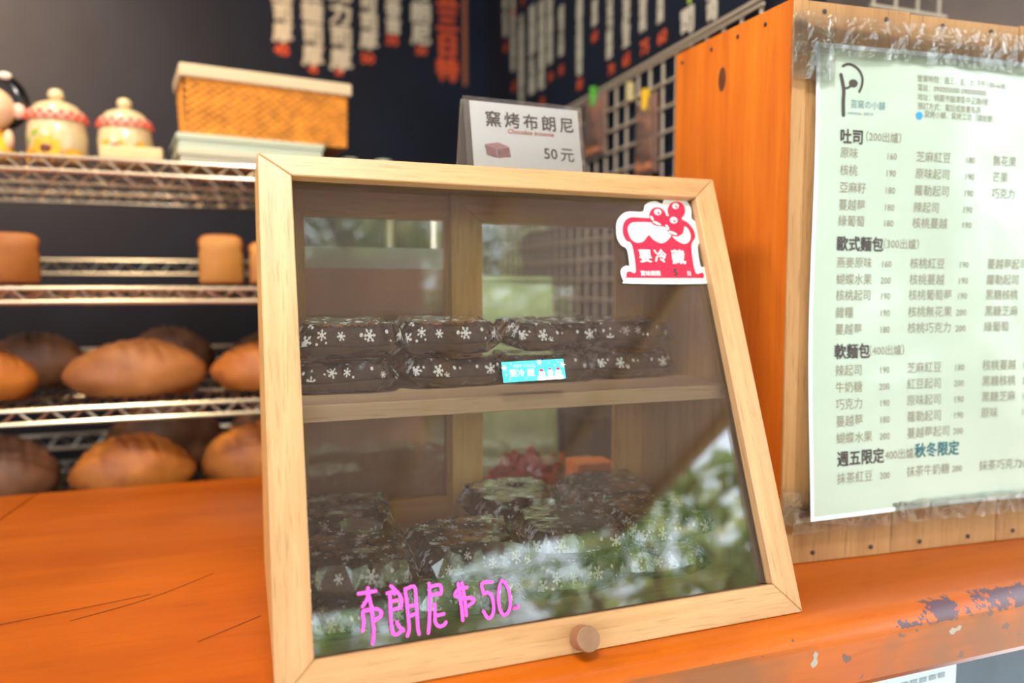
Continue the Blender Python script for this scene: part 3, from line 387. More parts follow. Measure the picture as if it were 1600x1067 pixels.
# ------------------------------------------------------------------ wire grid panels
def wire_grid(label,loc,rot,W,Z0,Z1,sx,sz,first=0):
    g=thing('wire_grid_panel',label,'wire grid',loc,rot)
    vm=None
    n=int(W/sx)+1
    for i in range(n):
        o=obj('wire',tube((0,0,Z0),(0,0,Z1),.0028,n=6),M_wire,g,(i*sx,0,0)) if vm is None else None
        if vm is None: vm=o
        else:
            c=vm.copy(); C.objects.link(c); c.parent=g; c.location=(i*sx,0,0)
    hm=None; k=0
    z=Z1
    while z>Z0-.001:
        if hm is None: hm=obj('wire',tube((-.01,0,0),((n-1)*sx+.01,0,0),.0028,n=6),M_wire,g,(0,-.0045,z))
        else:
            c=hm.copy(); C.objects.link(c); c.parent=g; c.location=(0,-.0045,z)
        z-=sz; k+=1
    obj('top_bar',tube((-.01,0,Z1+.012),((n-1)*sx+.01,0,Z1+.012),.0035,n=6),M_wire,g)
    return g
wire_grid('dark wire grid hanging on the right wall above the display case',(XW-.012,2.11,0),(0,0,R(-90)),1.20,.10,.703,.0455,.0432)
wire_grid('short piece of wire grid above the wooden box top',(.885,.90,0),(0,0,0),.14,.30,.80,.043,.043)
M_pouch=film('clear_pouch',snow=False,crease=.9,refl=1.2,haze=.06)
M_cookie=plain('brown_cracker',(.42,.16,.07),.7,var=.45,vscale=60)
def pouch(label,clipmat,cliplabel,y,z1,z0,w_,fold):
    p=thing('hanging_pouch',label,'pouch',(XW-.024,y,z0),(0,0,R(-90)))
    h=z1-z0; b=bmesh.new(); n=10
    V=[]
    for j in range(n+1):
        for i in range(n+1):
            u=i/n; v=j/n; bul=.007*math.sin(PI*u)*math.sin(PI*v)
            V.append((( u-.5)*w_*(1-.25*fold*v),-.0015-bul-noise.noise(Vector((u*4,v*5,y)))*.002,v*h+ (fold*.02*u*v)))
    F=[(j*(n+1)+i,j*(n+1)+i+1,(j+1)*(n+1)+i+1,(j+1)*(n+1)+i) for j in range(n) for i in range(n)]
    obj('pouch_film',(V,F),M_pouch,p)
    obj('back_film',(  [(x,.001,z) for x,_,z in V],F),plain('dull_brown_backing',(.42,.20,.14),.6,var=.4,vscale=30),p)
    obj('cracker',box(-w_*.36,w_*.36,-.004,-.0015,h*.06,h*.5,.001),M_cookie,p)
    obj('cracker',box(-w_*.30,w_*.34,-.004,-.0015,h*.53,h*.85,.001),M_cookie,p)
    c=obj('clothes_peg',prism([(-.005,0),(.005,0),(.008,.038),(-.007,.040)],-.008,.003,axis='y',bev=.001),clipmat,p,(0,0,h-.018)); c['label']=cliplabel
pouch('small clear pouch of brown crackers under the green peg',plain('green_plastic',(.10,.42,.04),.4),'green peg',1.462,.700,.575,.105,0)
pouch('small clear pouch of brown crackers under the yellow peg',plain('yellow_plastic',(.85,.52,.02),.4),'yellow peg',1.238,.640,.505,.085,.5)
tag(obj('clothes_peg',prism([(-.005,0),(.005,0),(.007,.035),(-.007,.037)],-.008,.002,axis='y',bev=.001),plain('cream_plastic',(.55,.45,.22),.5),None,(XW-.0185,1.305,.655),(0,0,R(-90))),'cream clothes peg clipped on the wire grid between the two pouches','clothes peg')
# ------------------------------------------------------------------ wire shelving rack with bread
rack=thing('wire_shelving_rack','chrome wire shelving rack holding loaves behind the counter','shelving rack',(0,0,0))
SX0,SX1,SY0,SY1=-.95,.31,1.30,1.76
for x in (SX0,SX1):
    for y in (SY0,SY1): obj('post',tube((x,y,GZ),(x,y,.504),.0125,n=16),M_chrome,rack,smooth=False)
def truss(x0,x1,y,z0,z1,bm):
    n=int((x1-x0)/.045); s=(x1-x0)/n
    for i in range(n):
        tube((x0+i*s,y,z0),(x0+(i+.5)*s,y,z1),.0022,bm,6); tube((x0+(i+.5)*s,y,z1),(x0+(i+1)*s,y,z0),.0022,bm,6)
for zt,ledge in ((.499,False),(.301,True),(.1155,True),(-.062,True)):
    dk=bmesh.new(); n=50
    for i in range(n+1):
        x=SX0+.02+(SX1-SX0-.04)*i/n; tube((x,SY0,zt-.003),(x,SY1,zt-.003),.0017,dk,6)
    for y in (SY0+.15,SY0+.31): tube((SX0,y,zt-.0075),(SX1,y,zt-.0075),.003,dk,6); tube((SX0,y,zt-.026),(SX1,y,zt-.026),.003,dk,6); truss(SX0,SX1,y,zt-.026,zt-.008,dk)
    tier=obj('wire_deck',dk,M_chrome,rack)
    for y in (SY0,SY1):
        obj('rail',tube((SX0,y,zt-.0065),(SX1,y,zt-.0065),.0038,n=10),M_chrome,tier)
        obj('rail',tube((SX0,y,zt-.027),(SX1,y,zt-.027),.0038,n=10),M_chrome,tier)
        tb=bmesh.new(); truss(SX0,SX1,y,zt-.027,zt-.0065,tb); obj('truss_wire',tb,M_chrome,tier)
    if ledge:
        lb=bmesh.new(); tube((SX0,SY1-.006,zt+.052),(SX1,SY1-.006,zt+.052),.0035,lb,8); tube((SX0,SY1-.006,zt+.024),(SX1,SY1-.006,zt+.024),.0035,lb,8)
        truss(SX0,SX1,SY1-.006,zt+.024,zt+.052,lb); obj('back_ledge',lb,M_chrome,tier)
# breads
def crust(name,a,b_,flour=.3,scale=14):
    m,t,bs=newmat(name); N=t.nodes; L=t.links
    tc=N.new('ShaderNodeTexCoord'); n=N.new('ShaderNodeTexNoise'); n.inputs['Scale'].default_value=scale; n.inputs['Detail'].default_value=6
    L.new(tc.outputs['Object'],n.inputs['Vector']); r=N.new('ShaderNodeValToRGB'); e=r.color_ramp.elements
    e[0].position=.32; e[1].position=.66; e[0].color=(*b_,1); e[1].color=(*a,1)
    f=r.color_ramp.elements.new(.80); f.color=(a[0]*(1-flour)+.75*flour,a[1]*(1-flour)+.65*flour,a[2]*(1-flour)+.5*flour,1)
    L.new(n.outputs['Fac'],r.inputs[0]); L.new(r.outputs[0],bs.inputs['Base Color']); bs.inputs['Roughness'].default_value=.55
    bp=N.new('ShaderNodeBump'); bp.inputs['Strength'].default_value=.5; bp.inputs['Distance'].default_value=.004; L.new(n.outputs['Fac'],bp.inputs['Height']); L.new(bp.outputs[0],bs.inputs['Normal'])
    return m
K_or=crust('orange_brown_crust',(.64,.21,.03),(.30,.075,.012)); K_br=crust('dark_brown_crust',(.26,.11,.05),(.09,.035,.02),.25); K_gold=crust('golden_crust',(.46,.15,.02),(.30,.085,.012),.05)
K_fl=crust('floured_crust',(.50,.19,.05),(.24,.075,.018),.7,11); K_pale=crust('pale_crumb_side',(.60,.26,.05),(.48,.17,.025),.1)
def loaf(label,mat,c,r,seed,slash=True,rot=0,group=None):
    def f(p):
        x,y,z=p; k=1+.05*noise.noise(Vector((x*1.7+seed,y*1.7,z*1.7)))
        tp=1-.22*x*x; y*=tp; z*=tp
        if z<0: z=max(z,-.62)
        q=1.0
        if slash and z>.2:
            d=abs(((x*2.2+y*.6+seed*.37)%1)-.5); q+= -.09*max(0,1-d/.12)+.05*max(0,1-abs(d-.2)/.15)
        return Vector((x*k,y*k,z*k*q))
    b=blob((0,0,r[2]*.62),r,None,5,f)
    o=obj('bread_loaf',b,mat,None,c,(0,0,R(rot)),smooth=True); tag(o,label,'bread',group); return o
def toast(label,c,w_,d_,h_,seed):
    b=bmesh.new(); prof=[]
    n=28
    prof=[(.47,0),(.5,.03),(.5,.35),(.495,.62),(.475,.70),(.50,.75),(.515,.82),(.49,.90),(.42,.96),(.30,.99),(.12,1.0)]
    prof=[(x*w_,z*h_) for x,z in prof]; prof=prof+[(-x,z) for x,z in prof[::-1]]; n=len(prof)
    rings=[]
    for k,(yy,s) in enumerate(((0,.90),(.004,.97),(.012,1),(d_*.5,1.01),(d_-.012,1),(d_-.003,.95),(d_,.90))):
        rings.append([b.verts.new((x*s,yy,h_*.5+(z-h_*.5)*s if s<.99 else z)) for x,z in prof])
    for a_,c_ in zip(rings,rings[1:]):
        for i in range(n):
            fc=b.faces.new((a_[i],a_[(i+1)%n],c_[(i+1)%n],c_[i]))
            fc.material_index=1 if prof[i][1]>h_*.69 and prof[(i+1)%n][1]>h_*.69 else 0
    b.faces.new(rings[0][::-1]); b.faces.new(rings[-1])
    o=obj('toast_loaf',b,[K_pale if seed else K_gold,K_gold],None,c,(0,0,0),smooth=True); tag(o,label,'bread'); return o
tl_=toast('brown toast loaf at the far left end of the middle wire shelf',(-.352,1.345,.3025),.078,.13,.080,0); tl_.rotation_euler.z=R(14)
toast('golden toast loaf with domed top, left one of the pair beside the case',(-.049,1.345,.3025),.070,.20,.084,1)
toast('golden toast loaf half hidden behind the case edge on middle shelf',(.030,1.36,.3025),.070,.20,.074,1)
loaf('orange-brown round loaf cut off by the left picture edge, below the toast',K_or,(-.405,1.40,.117),(.07,.06,.050),1,rot=8)
loaf('dark brown loaf lying behind the leftmost orange-brown loaf',K_br,(-.385,1.60,.117),(.085,.06,.060),2,rot=-5)
loaf('large floured oval loaf in the centre of the third wire shelf',K_fl,(-.190,1.40,.117),(.112,.062,.056),3,rot=6)
loaf('dark loaf lying behind the large floured oval loaf',K_br,(-.16,1.63,.117),(.085,.05,.062),4)
loaf('orange-brown slashed loaf on the third shelf beside the case',K_or,(.016,1.40,.117),(.088,.06,.052),5,rot=-4)
loaf('darker loaf behind the slashed loaf, next to the case edge',K_br,(.05,1.60,.117),(.10,.06,.06),6)
loaf('big dark loaf on the lowest shelf at the left picture edge',K_br,(-.402,1.42,-.0605),(.088,.07,.070),7)
loaf('orange-brown loaf in the middle of the lowest visible shelf',K_or,(-.200,1.40,-.0605),(.098,.06,.066),8,rot=5)
loaf('dark rye loaf behind the orange-brown loaf on the lowest shelf',K_br,(-.17,1.61,-.0605),(.11,.06,.085),9)
loaf('orange-brown loaf on the lowest shelf beside the case',K_or,(.005,1.42,-.0605),(.10,.06,.070),10,rot=-6)
loaf('dark loaf behind the lowest loaf beside the case',K_br,(.045,1.60,-.0605),(.10,.06,.085),11)
# ------------------------------------------------------------------ top shelf
ZT=.4995
M_cer=plain('cream_ceramic',(.66,.52,.30),.2,coat=.4); M_lidR=plain('red_check',(.72,.05,.03),.3); M_sy=plain('sunflower_yellow',(.90,.42,.02),.35); M_sb=plain('sunflower_brown',(.14,.03,.01),.4); M_lg=plain('leaf_green',(.35,.45,.05),.4)
def jar(label,c,s,kind):
    j=thing('cookie_jar',label,'jar',c)
    R0=.050*s
    prof=[(R0*.80,0),(R0*.95,.004*s),(R0*1.0,.02*s),(R0*1.03,.05*s),(R0*.98,.072*s),(R0*.90,.082*s),(R0*.88,.084*s)]
    obj('jar_body',lathe(prof,40),M_cer,j,smooth=True)
    lid=obj('lid',lathe([(R0*.9,.0845*s),(R0*.88,.098*s),(R0*.70,.110*s),(R0*.35,.118*s),(R0*.2,.119*s)],40),M_cer,j,smooth=True)
    obj('lid_rim',lathe([(R0*.96,.078*s),(R0*1.03,.082*s),(R0*.98,.094*s),(R0*.90,.099*s)],40),plain('cream_red_band',(.80,.42,.30),.3),lid,smooth=True)
    ck=bmesh.new()
    for k in range(18):
        for r_ in range(2):
            a=2*PI*(k+.5*r_)/18; zz=(.083+.0075*r_)*s; rr=R0*(1.04-.055*r_)
            box(-.0035*s,.0035*s,-.001,.001,-.0035*s,.0035*s,bm=ck)
            vs=ck.verts[-8:] if False else list(ck.verts)[-8:]
            mt=Matrix.Translation((rr*math.cos(a),rr*math.sin(a),zz))@Matrix.Rotation(a+PI/2,4,'Z')
            for v in vs: v.co=mt@v.co
    obj('red_check',ck,M_lidR,lid)
    obj('lid_knob',lathe([(.006*s,.118*s),(.008*s,.120*s),(.013*s,.124*s),(.0145*s,.131*s),(.011*s,.139*s),(.004*s,.142*s)],20),M_cer,lid,smooth=True)
    def decal(name,mat,shapes):
        b=bmesh.new()
        for (a0,z0,ra,rz,rot) in shapes:
            vs=[]
            for i in range(14):
                t_=2*PI*i/14; u=ra*math.cos(t_); v=rz*math.sin(t_); uu=u*math.cos(rot)-v*math.sin(rot); vv=u*math.sin(rot)+v*math.cos(rot)
                ang=a0+uu/R0; vs.append(b.verts.new((R0*1.045*math.cos(ang),R0*1.045*math.sin(ang),(z0+vv)*s)))
            b.faces.new(vs)
        obj(name,b,mat,j)
    f=R(-100)
    if kind==0:
        decal('painted_petals',M_sy,[(f+.0+.30*math.cos(k*PI/5),.024+.015*math.sin(k*PI/5),.011,.006,k*PI/5) for k in range(10)]+[(f-.75,.012,.012,.012,0),(f+.9,.014,.016,.012,0)])
        b=bmesh.new(); blob((R0*1.04*math.cos(f),R0*1.04*math.sin(f),.024*s),(.009,.003,.007),b,2); obj('painted_centre',b,M_sb,j)
        decal('painted_leaves',M_lg,[(f-.40,.052,.008,.005,.6),(f-.72,.040,.006,.004,-.5)])
    else:
        decal('painted_petals',M_sy,[(f-.35,.030,.016,.008,-.3),(f-.0,.022,.016,.008,0),(f-.45,.045,.007,.005,.5),(f+.85,.03,.012,.020,0)])
        decal('painted_pepper',M_lidR,[(f-.12,.038,.014,.004,.5)])
        decal('painted_leaves',M_lg,[(f+.15,.044,.008,.004,-.4)])
jar('cream cookie jar with sunflower and red checked lid, nearer the doll',(-.301,1.44,ZT+.001),.88,0)
jar('cream cookie jar with red pepper and checked lid, nearer the basket',(-.200,1.445,ZT+.001),.84,1)
bl=obj('wooden_block',box(-.045,.045,-.012,.012,0,.020,.002),plain('pale_wood_block',(.72,.52,.26),.5),None,(-.177,1.345,ZT+.001)); tag(bl,'small pale block in front of the red pepper jar','block')
M_bw=plain('cream_box',(.56,.52,.38),.5); M_bw2=plain('pale_green_box',(.50,.55,.43),.5)
rb=R(9)
def lidbox(label,c,w_,d_,h_,mat):
    t_=thing('flat_box',label,'box',c,(0,0,rb)); obj('box_base',box(0,w_,0,d_,0,h_*.62,.001),mat,t_); obj('box_lid',box(-.003,w_+.003,-.003,d_+.003,h_*.62,h_,.0015),mat,t_)
lidbox('cream flat box at the bottom of the pile under the basket',(-.108,1.36,ZT+.001),.238,.16,.026,M_bw)
lidbox('pale green flat box between the basket and the cream box',(-.110,1.362,ZT+.0275),.238,.16,.026,M_bw2)
bk=thing('woven_basket','honey coloured woven basket with white cloth rim on the flat boxes','basket',(-.098,1.372,ZT+.054),(0,0,rb))
BWD,BD,BH=.272,.115,.108
def weave(p0,p1,h,n,m_,amp,out,flare=.0):
    V=[];F=[]
    p0=Vector(p0);p1=Vector(p1);out=Vector(out)
    for j in range(m_+1):
        for i in range(n+1):
            u=i/n; v=j/m_; ph=(-1)**((i//3)+(j//2))
            q=p0.lerp(p1,u)+out*(amp*ph+flare*v)+Vector((0,0,v*h)); V.append(tuple(q))
    for j in range(m_):
        for i in range(n): a=j*(n+1)+i; F.append((a,a+1,a+n+2,a+n+1))
    return V,F
VV=[];FF=[]
cs=[(0,0),(BWD,0),(BWD,BD),(0,BD)]; outs=[(0,-1,0),(1,0,0),(0,1,0),(-1,0,0)]
for k in range(4):
    a=cs[k];c_=cs[(k+1)%4]; v,f=weave((*a,0),(*c_,0),BH,100 if k%2==0 else 50,36,.0014,outs[k],.004); b0=len(VV); VV+=v; FF+=[tuple(b0+i for i in q) for q in f]
M_wic=plain('honey_wicker',(.62,.24,.025),.5,var=.3,vscale=45)
obj('woven_body',(VV,FF),M_wic,bk); obj('basket_base',box(0,BWD,0,BD,0,.004),M_wic,bk)
rm=bmesh.new(); 
for (x0,x1,y0,y1) in ((-.009,BWD+.009,-.009,-.001),(-.009,BWD+.009,BD+.001,BD+.009),(-.009,-.001,-.001,BD+.001),(BWD+.001,BWD+.009,-.001,BD+.001)): box(x0,x1,y0,y1,BH-.016,BH+.006,.003,bm=rm)
obj('cloth_rim',rm,plain('cream_cloth',(.62,.48,.31),.8),bk); obj('cloth_lining',box(.001,BWD-.001,.001,BD-.001,BH-.03,BH-.01),bpy.data.materials['cream_cloth'],bk)
for i,x in enumerate((.180,.245)):
    j=thing('glass_jar','small lidded glass jar on the top shelf, %s'%('just right of the basket' if i==0 else 'nearer the price sign'),'jar',(x,1.46,ZT+.001))
    obj('jar_body',lathe([(.016,0),(.018,.003),(.018,.026),(.014,.030)],20),plain('grey_glass',(.35,.40,.36),.2),j,smooth=True); obj('lid',lathe([(.0165,.0305),(.0165,.040),(.015,.041)],20),plain('pale_lid',(.55,.60,.50),.4),j)
# doll figurine at the far left
dl=thing('doll_figurine','ceramic doll figurine with round black hair and yellow dress at the left edge','figurine',(-.392,1.43,ZT+.001))
obj('dress',lathe([(.030,0),(.034,.004),(.028,.03),(.018,.048),(.012,.052)],24),plain('yellow_dress',(.88,.50,.03),.3),dl,smooth=True)
sk=plain('doll_skin',(.82,.50,.32),.3)
hd=obj('head',blob((0,-.006,.083),(.036,.032,.035),None,4),sk,dl,smooth=True)
for sx in (-1,1): obj('ear',blob((sx*.039,-.004,.082),(.011,.007,.013),None,3),plain('doll_ear',(.85,.50,.40),.3),hd,smooth=True)
obj('nose',blob((0,-.040,.080),(.005,.005,.004),None,2),sk,hd,smooth=True)
for sx in (-1,1): obj('eye',blob((sx*.013,-.036,.088),(.0035,.0025,.005),None,2),M_black,hd,smooth=True)
obj('mouth',blob((0,-.0375,.070),(.007,.0015,.002),None,2),M_lidR,hd)
obj('hair',blob((0,.012,.098),(.052,.036,.050),None,4,lambda p: Vector((p.x,p.y if p.y>-.55 else -.55,p.z))),plain('glossy_black_hair',(.01,.01,.01),.15,coat=.5),dl,smooth=True)
obj('bow',blob((.025,-.012,.135),(.010,.006,.006),None,2),plain('white_bow',(.85,.75,.65),.4),dl)
for sx in (-1,1): obj('arm',blob((sx*.026,-.012,.034),(.008,.008,.017),None,2),sk,dl,smooth=True)
# ------------------------------------------------------------------ tall wooden box with the menu
BX=thing('wooden_box','tall plank box standing on the counter with orange left side','box',(.52098,.63506,0.0005),(0,0,R(-3.802)))
HT=.5865
sd=bmesh.new(); prism([(0,0),(.245,0),(.245,HT+.016),(0,HT)],0,.016,sd,axis='x'); obj('side_board',sd,M_cedar,BX)
xs=[.0165,.1450,.2935,.4420,.5900]
for i in range(4): obj('plank',box(xs[i]+.0007,xs[i+1]-.0007,0.0006 if i%2 else 0,.014,0,HT-.0015*(i%2),.0006,seg=1),M_ply,BX)
obj('corner_post',box(.0002,.0161,-.0035,-.0003,0,HT,.0006,seg=1),M_ply,BX)
obj('back_board',box(.0165,.59,.232,.245,0,HT),M_ply,BX); obj('side_board',box(.5905,.604,0,.245,0,HT),M_cedar,BX)
obj('top_board',box(.0165,.59,.0145,.2315,HT-.016,HT-.004),M_ply,BX)
M_nail=plain('nail_head',(.07,.05,.05),.4,metal=.6)
nl=None
def nail(x,y,z,rot):
    global nl
    if nl is None: nl=obj('nail',lathe([(.0026,0),(.0026,.0006),(.0015,.0011)],10),M_nail,BX)
    o=nl if nl.location.length==0 else nl.copy()
    if o is not nl: C.objects.link(o); o.parent=BX
    o.location=(x,y,z); o.rotation_euler=rot
for u,v in ((.038,.577),(.114,.576),(.187,.576),(.253,.576),(.33,.576),(.41,.576)): nail(u,-.0004,v,(R(90),0,0))
for u,v in ((.043,.011),(.118,.010),(.184,.010),(.252,.010),(.318,.011),(.40,.011)): nail(u,-.0004,v,(R(90),0,0))
for d,z in ((.045,.576),(.098,.580),(.155,.583),(.228,.588)): nail(-.0003,d,z,(0,R(-90),0))
kn=obj('knot',lathe([(.0095,0),(.0090,.0003),(.006,.0004)],18),plain('dark_knot',(.10,.03,.01),.6,var=.4,vscale=300),BX,(-.0002,.130,.541),(0,R(-90),0)); kn.scale=(1.5,.85,1)
# menu sheet: laminated paper, its lower left corner lifted from the planks
PW,PH=.42,.494
pm=thing('menu_poster','laminated pale green bread menu taped on the front of the wooden box','menu',(.52098,.63506,0.0005),(0,0,R(-3.802)))
def wavy(u,v): return -.0050-.0016*math.sin(u*21+v*9)-.002*math.sin(v*17+1)*(1-u*1.2)-(.010*max(0,1-(u+v)*5)**2)
V=[];F=[];nx,ny=30,36
for j in range(ny+1):
    for i in range(nx+1):
        u=i/nx*PW; v=j/ny*PH; V.append((.0265+u,wavy(u,v),.0510+v))
F=[(j*(nx+1)+i,j*(nx+1)+i+1,(j+1)*(nx+1)+i+1,(j+1)*(nx+1)+i) for j in range(ny) for i in range(nx)]
obj('sheet',(V,F),M_paper,pm,smooth=True)
EV=[];EF=[]
def strip_(u0,u1,v0,v1,n,off,mat,nm):
    V=[];F=[]
    for j in range(n+1):
        for i in range(n+1):
            u=u0+(u1-u0)*i/n; v=v0+(v1-v0)*j/n; V.append((.0265+u,wavy(max(0,min(PW,u)),max(0,min(PH,v)))-off,.0510+v))
    F=[(j*(n+1)+i,j*(n+1)+i+1,(j+1)*(n+1)+i+1,(j+1)*(n+1)+i) for j in range(n) for i in range(n)]
    return obj(nm,(V,F),mat,pm,smooth=True)
M_lam=plain('lamination_edge',(.62,.74,.82),.15,coat=.8)
for (a,b_,c_,d_) in ((0,.0045,0,PH),(0,PW,0,.0045),(0,PW,PH-.0045,PH)): strip_(a,b_,c_,d_,24,.0004,M_lam,'laminate_edge')
def tape(nm,x0,x1,z0,z1,seed,n=26):
    V=[]
    for j in range(9):
        for i in range(n+1):
            u=i/n; v=j/8; x=x0+(x1-x0)*u; z=z0+(z1-z0)*v
            ed=.0016*noise.noise(Vector((x*70,z*70+seed,seed)))
            y=-.0085-abs(noise.noise(Vector((x*45,z*25,seed))))*.0032
            V.append((x+(ed if i in(0,n) else 0),y,z+ed*2))
    F=[(j*(n+1)+i,j*(n+1)+i+1,(j+1)*(n+1)+i+1,(j+1)*(n+1)+i) for j in range(8) for i in range(n)]
    return obj(nm,(V,F),M_tape,pm)
tape('clear_tape',-.004,.46,.532,.572,1.0,60); tape('clear_tape',-.006,.046,.505,.568,2.0,14); tape('clear_tape',.012,.46,.036,.060,3.0,60); tape('clear_tape',-.002,.035,.048,.082,4.0,12)
POFF=-.0068
hc=0
for s,u,v,sz,k in PT:
    if k=='b': k='b%d'%hc; hc+=1
    kw=dict(b0=('m_b0',1.12,.0006),b1=('m_b1',1.12,.0006),b2=('m_b2',1.12,.0006),b3=('m_b3',1.12,.0006),b=('m_b',1.12,.0006),m=('m_m',1.10,.0001),h=('m_h',1.12,.0006),s=('m_s',1.1,.0001))[k]
    lettering(kw[0],s,u,v+.0014,sz*kw[1],kw[2],0,sx=(.92 if len(s)<8 else .86))
lg=bmesh.new(); ribbon(LG['arc'],.0026,0,lg); ribbon(LG['stick'],.0042,0,lg); ribbon(LG['cup'],.0022,0,lg)
cx_,cy_=LG['dot']; flat([(cx_+.0055*math.cos(a*.5),cy_+.0042*math.sin(a*.5)) for a in range(12)],.0001,lg)
lgo=obj('logo',lg,M_inkD,pm)
fbm=bmesh.new(); cx_,cy_=LG['fb']; flat([(cx_+.0042*math.cos(a*.5),cy_+.0042*math.sin(a*.5)) for a in range(12)],.0001,fbm); fbo=obj('blue_dot',fbm,M_inkB,pm)
# ------------------------------------------------------------------ display case
LE=20.25; tn=math.tan(R(LE))
DC=thing('display_case','slanted glass front wooden display case full of bagged brownies on the counter','display case',(.0081,.52865,0.0004),(0,0,R(.707)))
W_,H_=.46,.438; FT=.018
frot=(R(90-LE),0,0)
def fp(name,poly,mat,z0=-FT,z1=0,bev=.0009):
    b=prism(poly,z0,z1)
    for v in b.verts:
        if v.co.y<.0005 and v.co.z<-.001: v.co.y=-v.co.z*tn
    es=b.edges[:]
    bmesh.ops.bevel(b,geom=es,offset=bev,segments=1,affect='EDGES')
    return obj(name,b,mat,DC,(0,0,0),frot)
s_=.028; g_=.00015
fp('stile',[(0,0),(s_-g_,s_),(s_-g_,H_-s_*.72),(0,H_)],M_caseV)
fp('stile',[(W_,0),(W_,H_),(W_-.0262,H_-s_*.80),(W_-.0262,s_)],M_caseV)
fp('rail',[(g_,0),(W_-g_,0),(W_-.0262-g_,s_-g_),(s_,s_-g_)],M_case)
fp('rail',[(g_,H_),(s_,H_-s_*.72+g_),(W_-.0262-g_,H_-s_*.80+g_),(W_-g_,H_)],M_case)
obj('front_glass',box(s_-.004,W_-s_+.004,s_-.004,H_-.018,-.0125,-.0100),M_glass,DC,(0,0,0),frot)
# back rebate behind glass hides the pane edge
ys=FT/math.cos(R(LE))
def side(x0,x1):
    b=bmesh.new(); prism([(ys+.0006,0),(.300,0),(.300,.411),(ys+.0006+.411*tn,.411)],x0,x1,b,axis='x'); return obj('side_panel',b,M_caseIn,DC)
side(.0006,.012); side(.448,.4594)
b=prism([(ys+.0008,0),(.300,0),(.300,.0120),(ys+.0008+.0120*tn,.0120)],.0122,.4478,axis='x'); obj('bottom_panel',b,M_caseInX,DC)
b=prism([(ys+.0008+.399*tn,.399),(.300,.399),(.300,.411),(ys+.0008+.411*tn,.411)],.0122,.4478,axis='x'); obj('top_panel',b,M_caseInX,DC)
obj('shelf',box(.0122,.4478,.100,.268,.1838,.1982,.0006,seg=1),wood('shelf_wood_lit',(.82,.60,.40),(.70,.48,.30),0,across=90,along=4,rough=.45,pores=.2),DC)  # shelf colour raised to make up for shade behind the glass
obj('sliding_track',box(.0122,.4478,.268,.2999,.0122,.0245),M_caseInX,DC)
def sdoor(x0,x1,y0,y1,tw):
    z0,z1=.0250,.3985; w1=.036; b=bmesh.new()
    r=obj('sliding_door',prism([(x0,z0),(x0+w1,z0+.032),(x0+w1,z1-tw),(x0,z1)],y0,y1,axis='y',bev=.0005),M_caseIn,DC)
    obj('door_stile',prism([(x1,z0),(x1,z1),(x1-w1,z1-tw),(x1-w1,z0+.032)],y0,y1,axis='y',bev=.0005),M_caseIn,r)
    obj('door_rail',prism([(x0+.0002,z0),(x1-.0002,z0),(x1-w1,z0+.0318),(x0+w1,z0+.0318)],y0,y1,axis='y',bev=.0005),M_caseInX,r)
    obj('door_rail',prism([(x0+.0002,z1),(x0+w1,z1-tw+.0002),(x1-w1,z1-tw+.0002),(x1-.0002,z1)],y0,y1,axis='y',bev=.0005),M_caseInX,r)
    obj('door_glass',box(x0+w1-.002,x1-w1+.002,(y0+y1)/2-.001,(y0+y1)/2+.001,z0+.030,z1-tw+.002),M_glassB,r)
sdoor(.0125,.238,.2870,.2980,.028); sdoor(.2045,.4475,.2725,.2835,.031)
# knob
kb=obj('knob',lathe([(.0085,0),(.0100,.002),(.0102,.0155),(.0096,.0170)],36),M_knobS,DC,(0,0,0),frot,smooth=False)
kb.location=Matrix.Rotation(R(90-LE),3,'X')@Vector((.2375,.0118,.0002))
obj('knob_face',lathe([(.0098,.0171),(.0098,.0175),(.0095,.0177)],36),M_knob,kb)
GLZ=-.0099
def onglass(name,bm,mat,dz,label=None):
    o=obj(name,bm,mat,DC,(0,0,0),frot); 
    o.location=Matrix.Rotation(R(90-LE),3,'X')@Vector((0,0,GLZ+dz))
    if label: o['label']=label
    return o
stk=onglass('cake_sticker',prism(smoothpoly(ST['outer'],3),0,.0003),M_stW,.0001,'white edged red cake shaped sticker')
def onst(name,bm,mat,z,par): return obj(name,bm,mat,par,(0,0,z))
onst('red_print',flat(smoothpoly(ST['red'],3),0),M_stR,.00036,stk)
fb=bmesh.new(); flat(smoothpoly(ST['frost'],3),0,fb); flat(smoothpoly(ST['frost2'],3),0,fb); onst('icing_print',fb,M_stW,.00042,stk)
fb=bmesh.new(); [flat(q,.00001*i,fb) for i,q in enumerate(ST['berries'])]; onst('berry_print',fb,M_stR,.00050,stk)
fb=bmesh.new(); [flat(q,0,fb) for q in ST['shines']+ST['glints']]; onst('shine_print',fb,M_stW,.00058,stk)
fb=bmesh.new(); [flat(q,0,fb) for q in ST['pits']]; onst('pit_print',fb,M_stR,.00063,stk)
t1=ST['t1']; lettering('st_w','要',t1[0][0],t1[0][1],.0150,.0006); lettering('st_w','冷',t1[2][0],t1[2][1],.0150,.0006); lettering('st_w','藏',t1[3][0],t1[3][1]-.0005,.0165,.0006)
lettering('st_w','賞味期限',t1[4][0],t1[4][1],.0058,.0002); lettering('st_w','日',t1[6][0],t1[6][1],.0055,.0002); lettering('st_k','5',t1[5][0]+.0006,t1[5][1]-.0003,.0105,.0007)
sn=onglass('snowmen_sticker',prism(ST['card'],0,.0003),M_teal,.0001,'turquoise sticker with three snowmen')
fb=bmesh.new(); [flat(smoothpoly(q,3),0,fb) for q in ST['snowmen']]
for x,y in ST['dots2']: flat([(x+.0008*math.cos(a*.8),y+.0008*math.sin(a*.8)) for a in range(8)],0,fb)
for x,y in ST['flakes2']:
    for k in range(3): c_,s2=math.cos(k*PI/3),math.sin(k*PI/3); ribbon([(x-.0026*c_,y-.0026*s2),(x+.0026*c_,y+.0026*s2)],.0009,0,fb)
onst('snowman_print',fb,M_stW,.00036,sn)
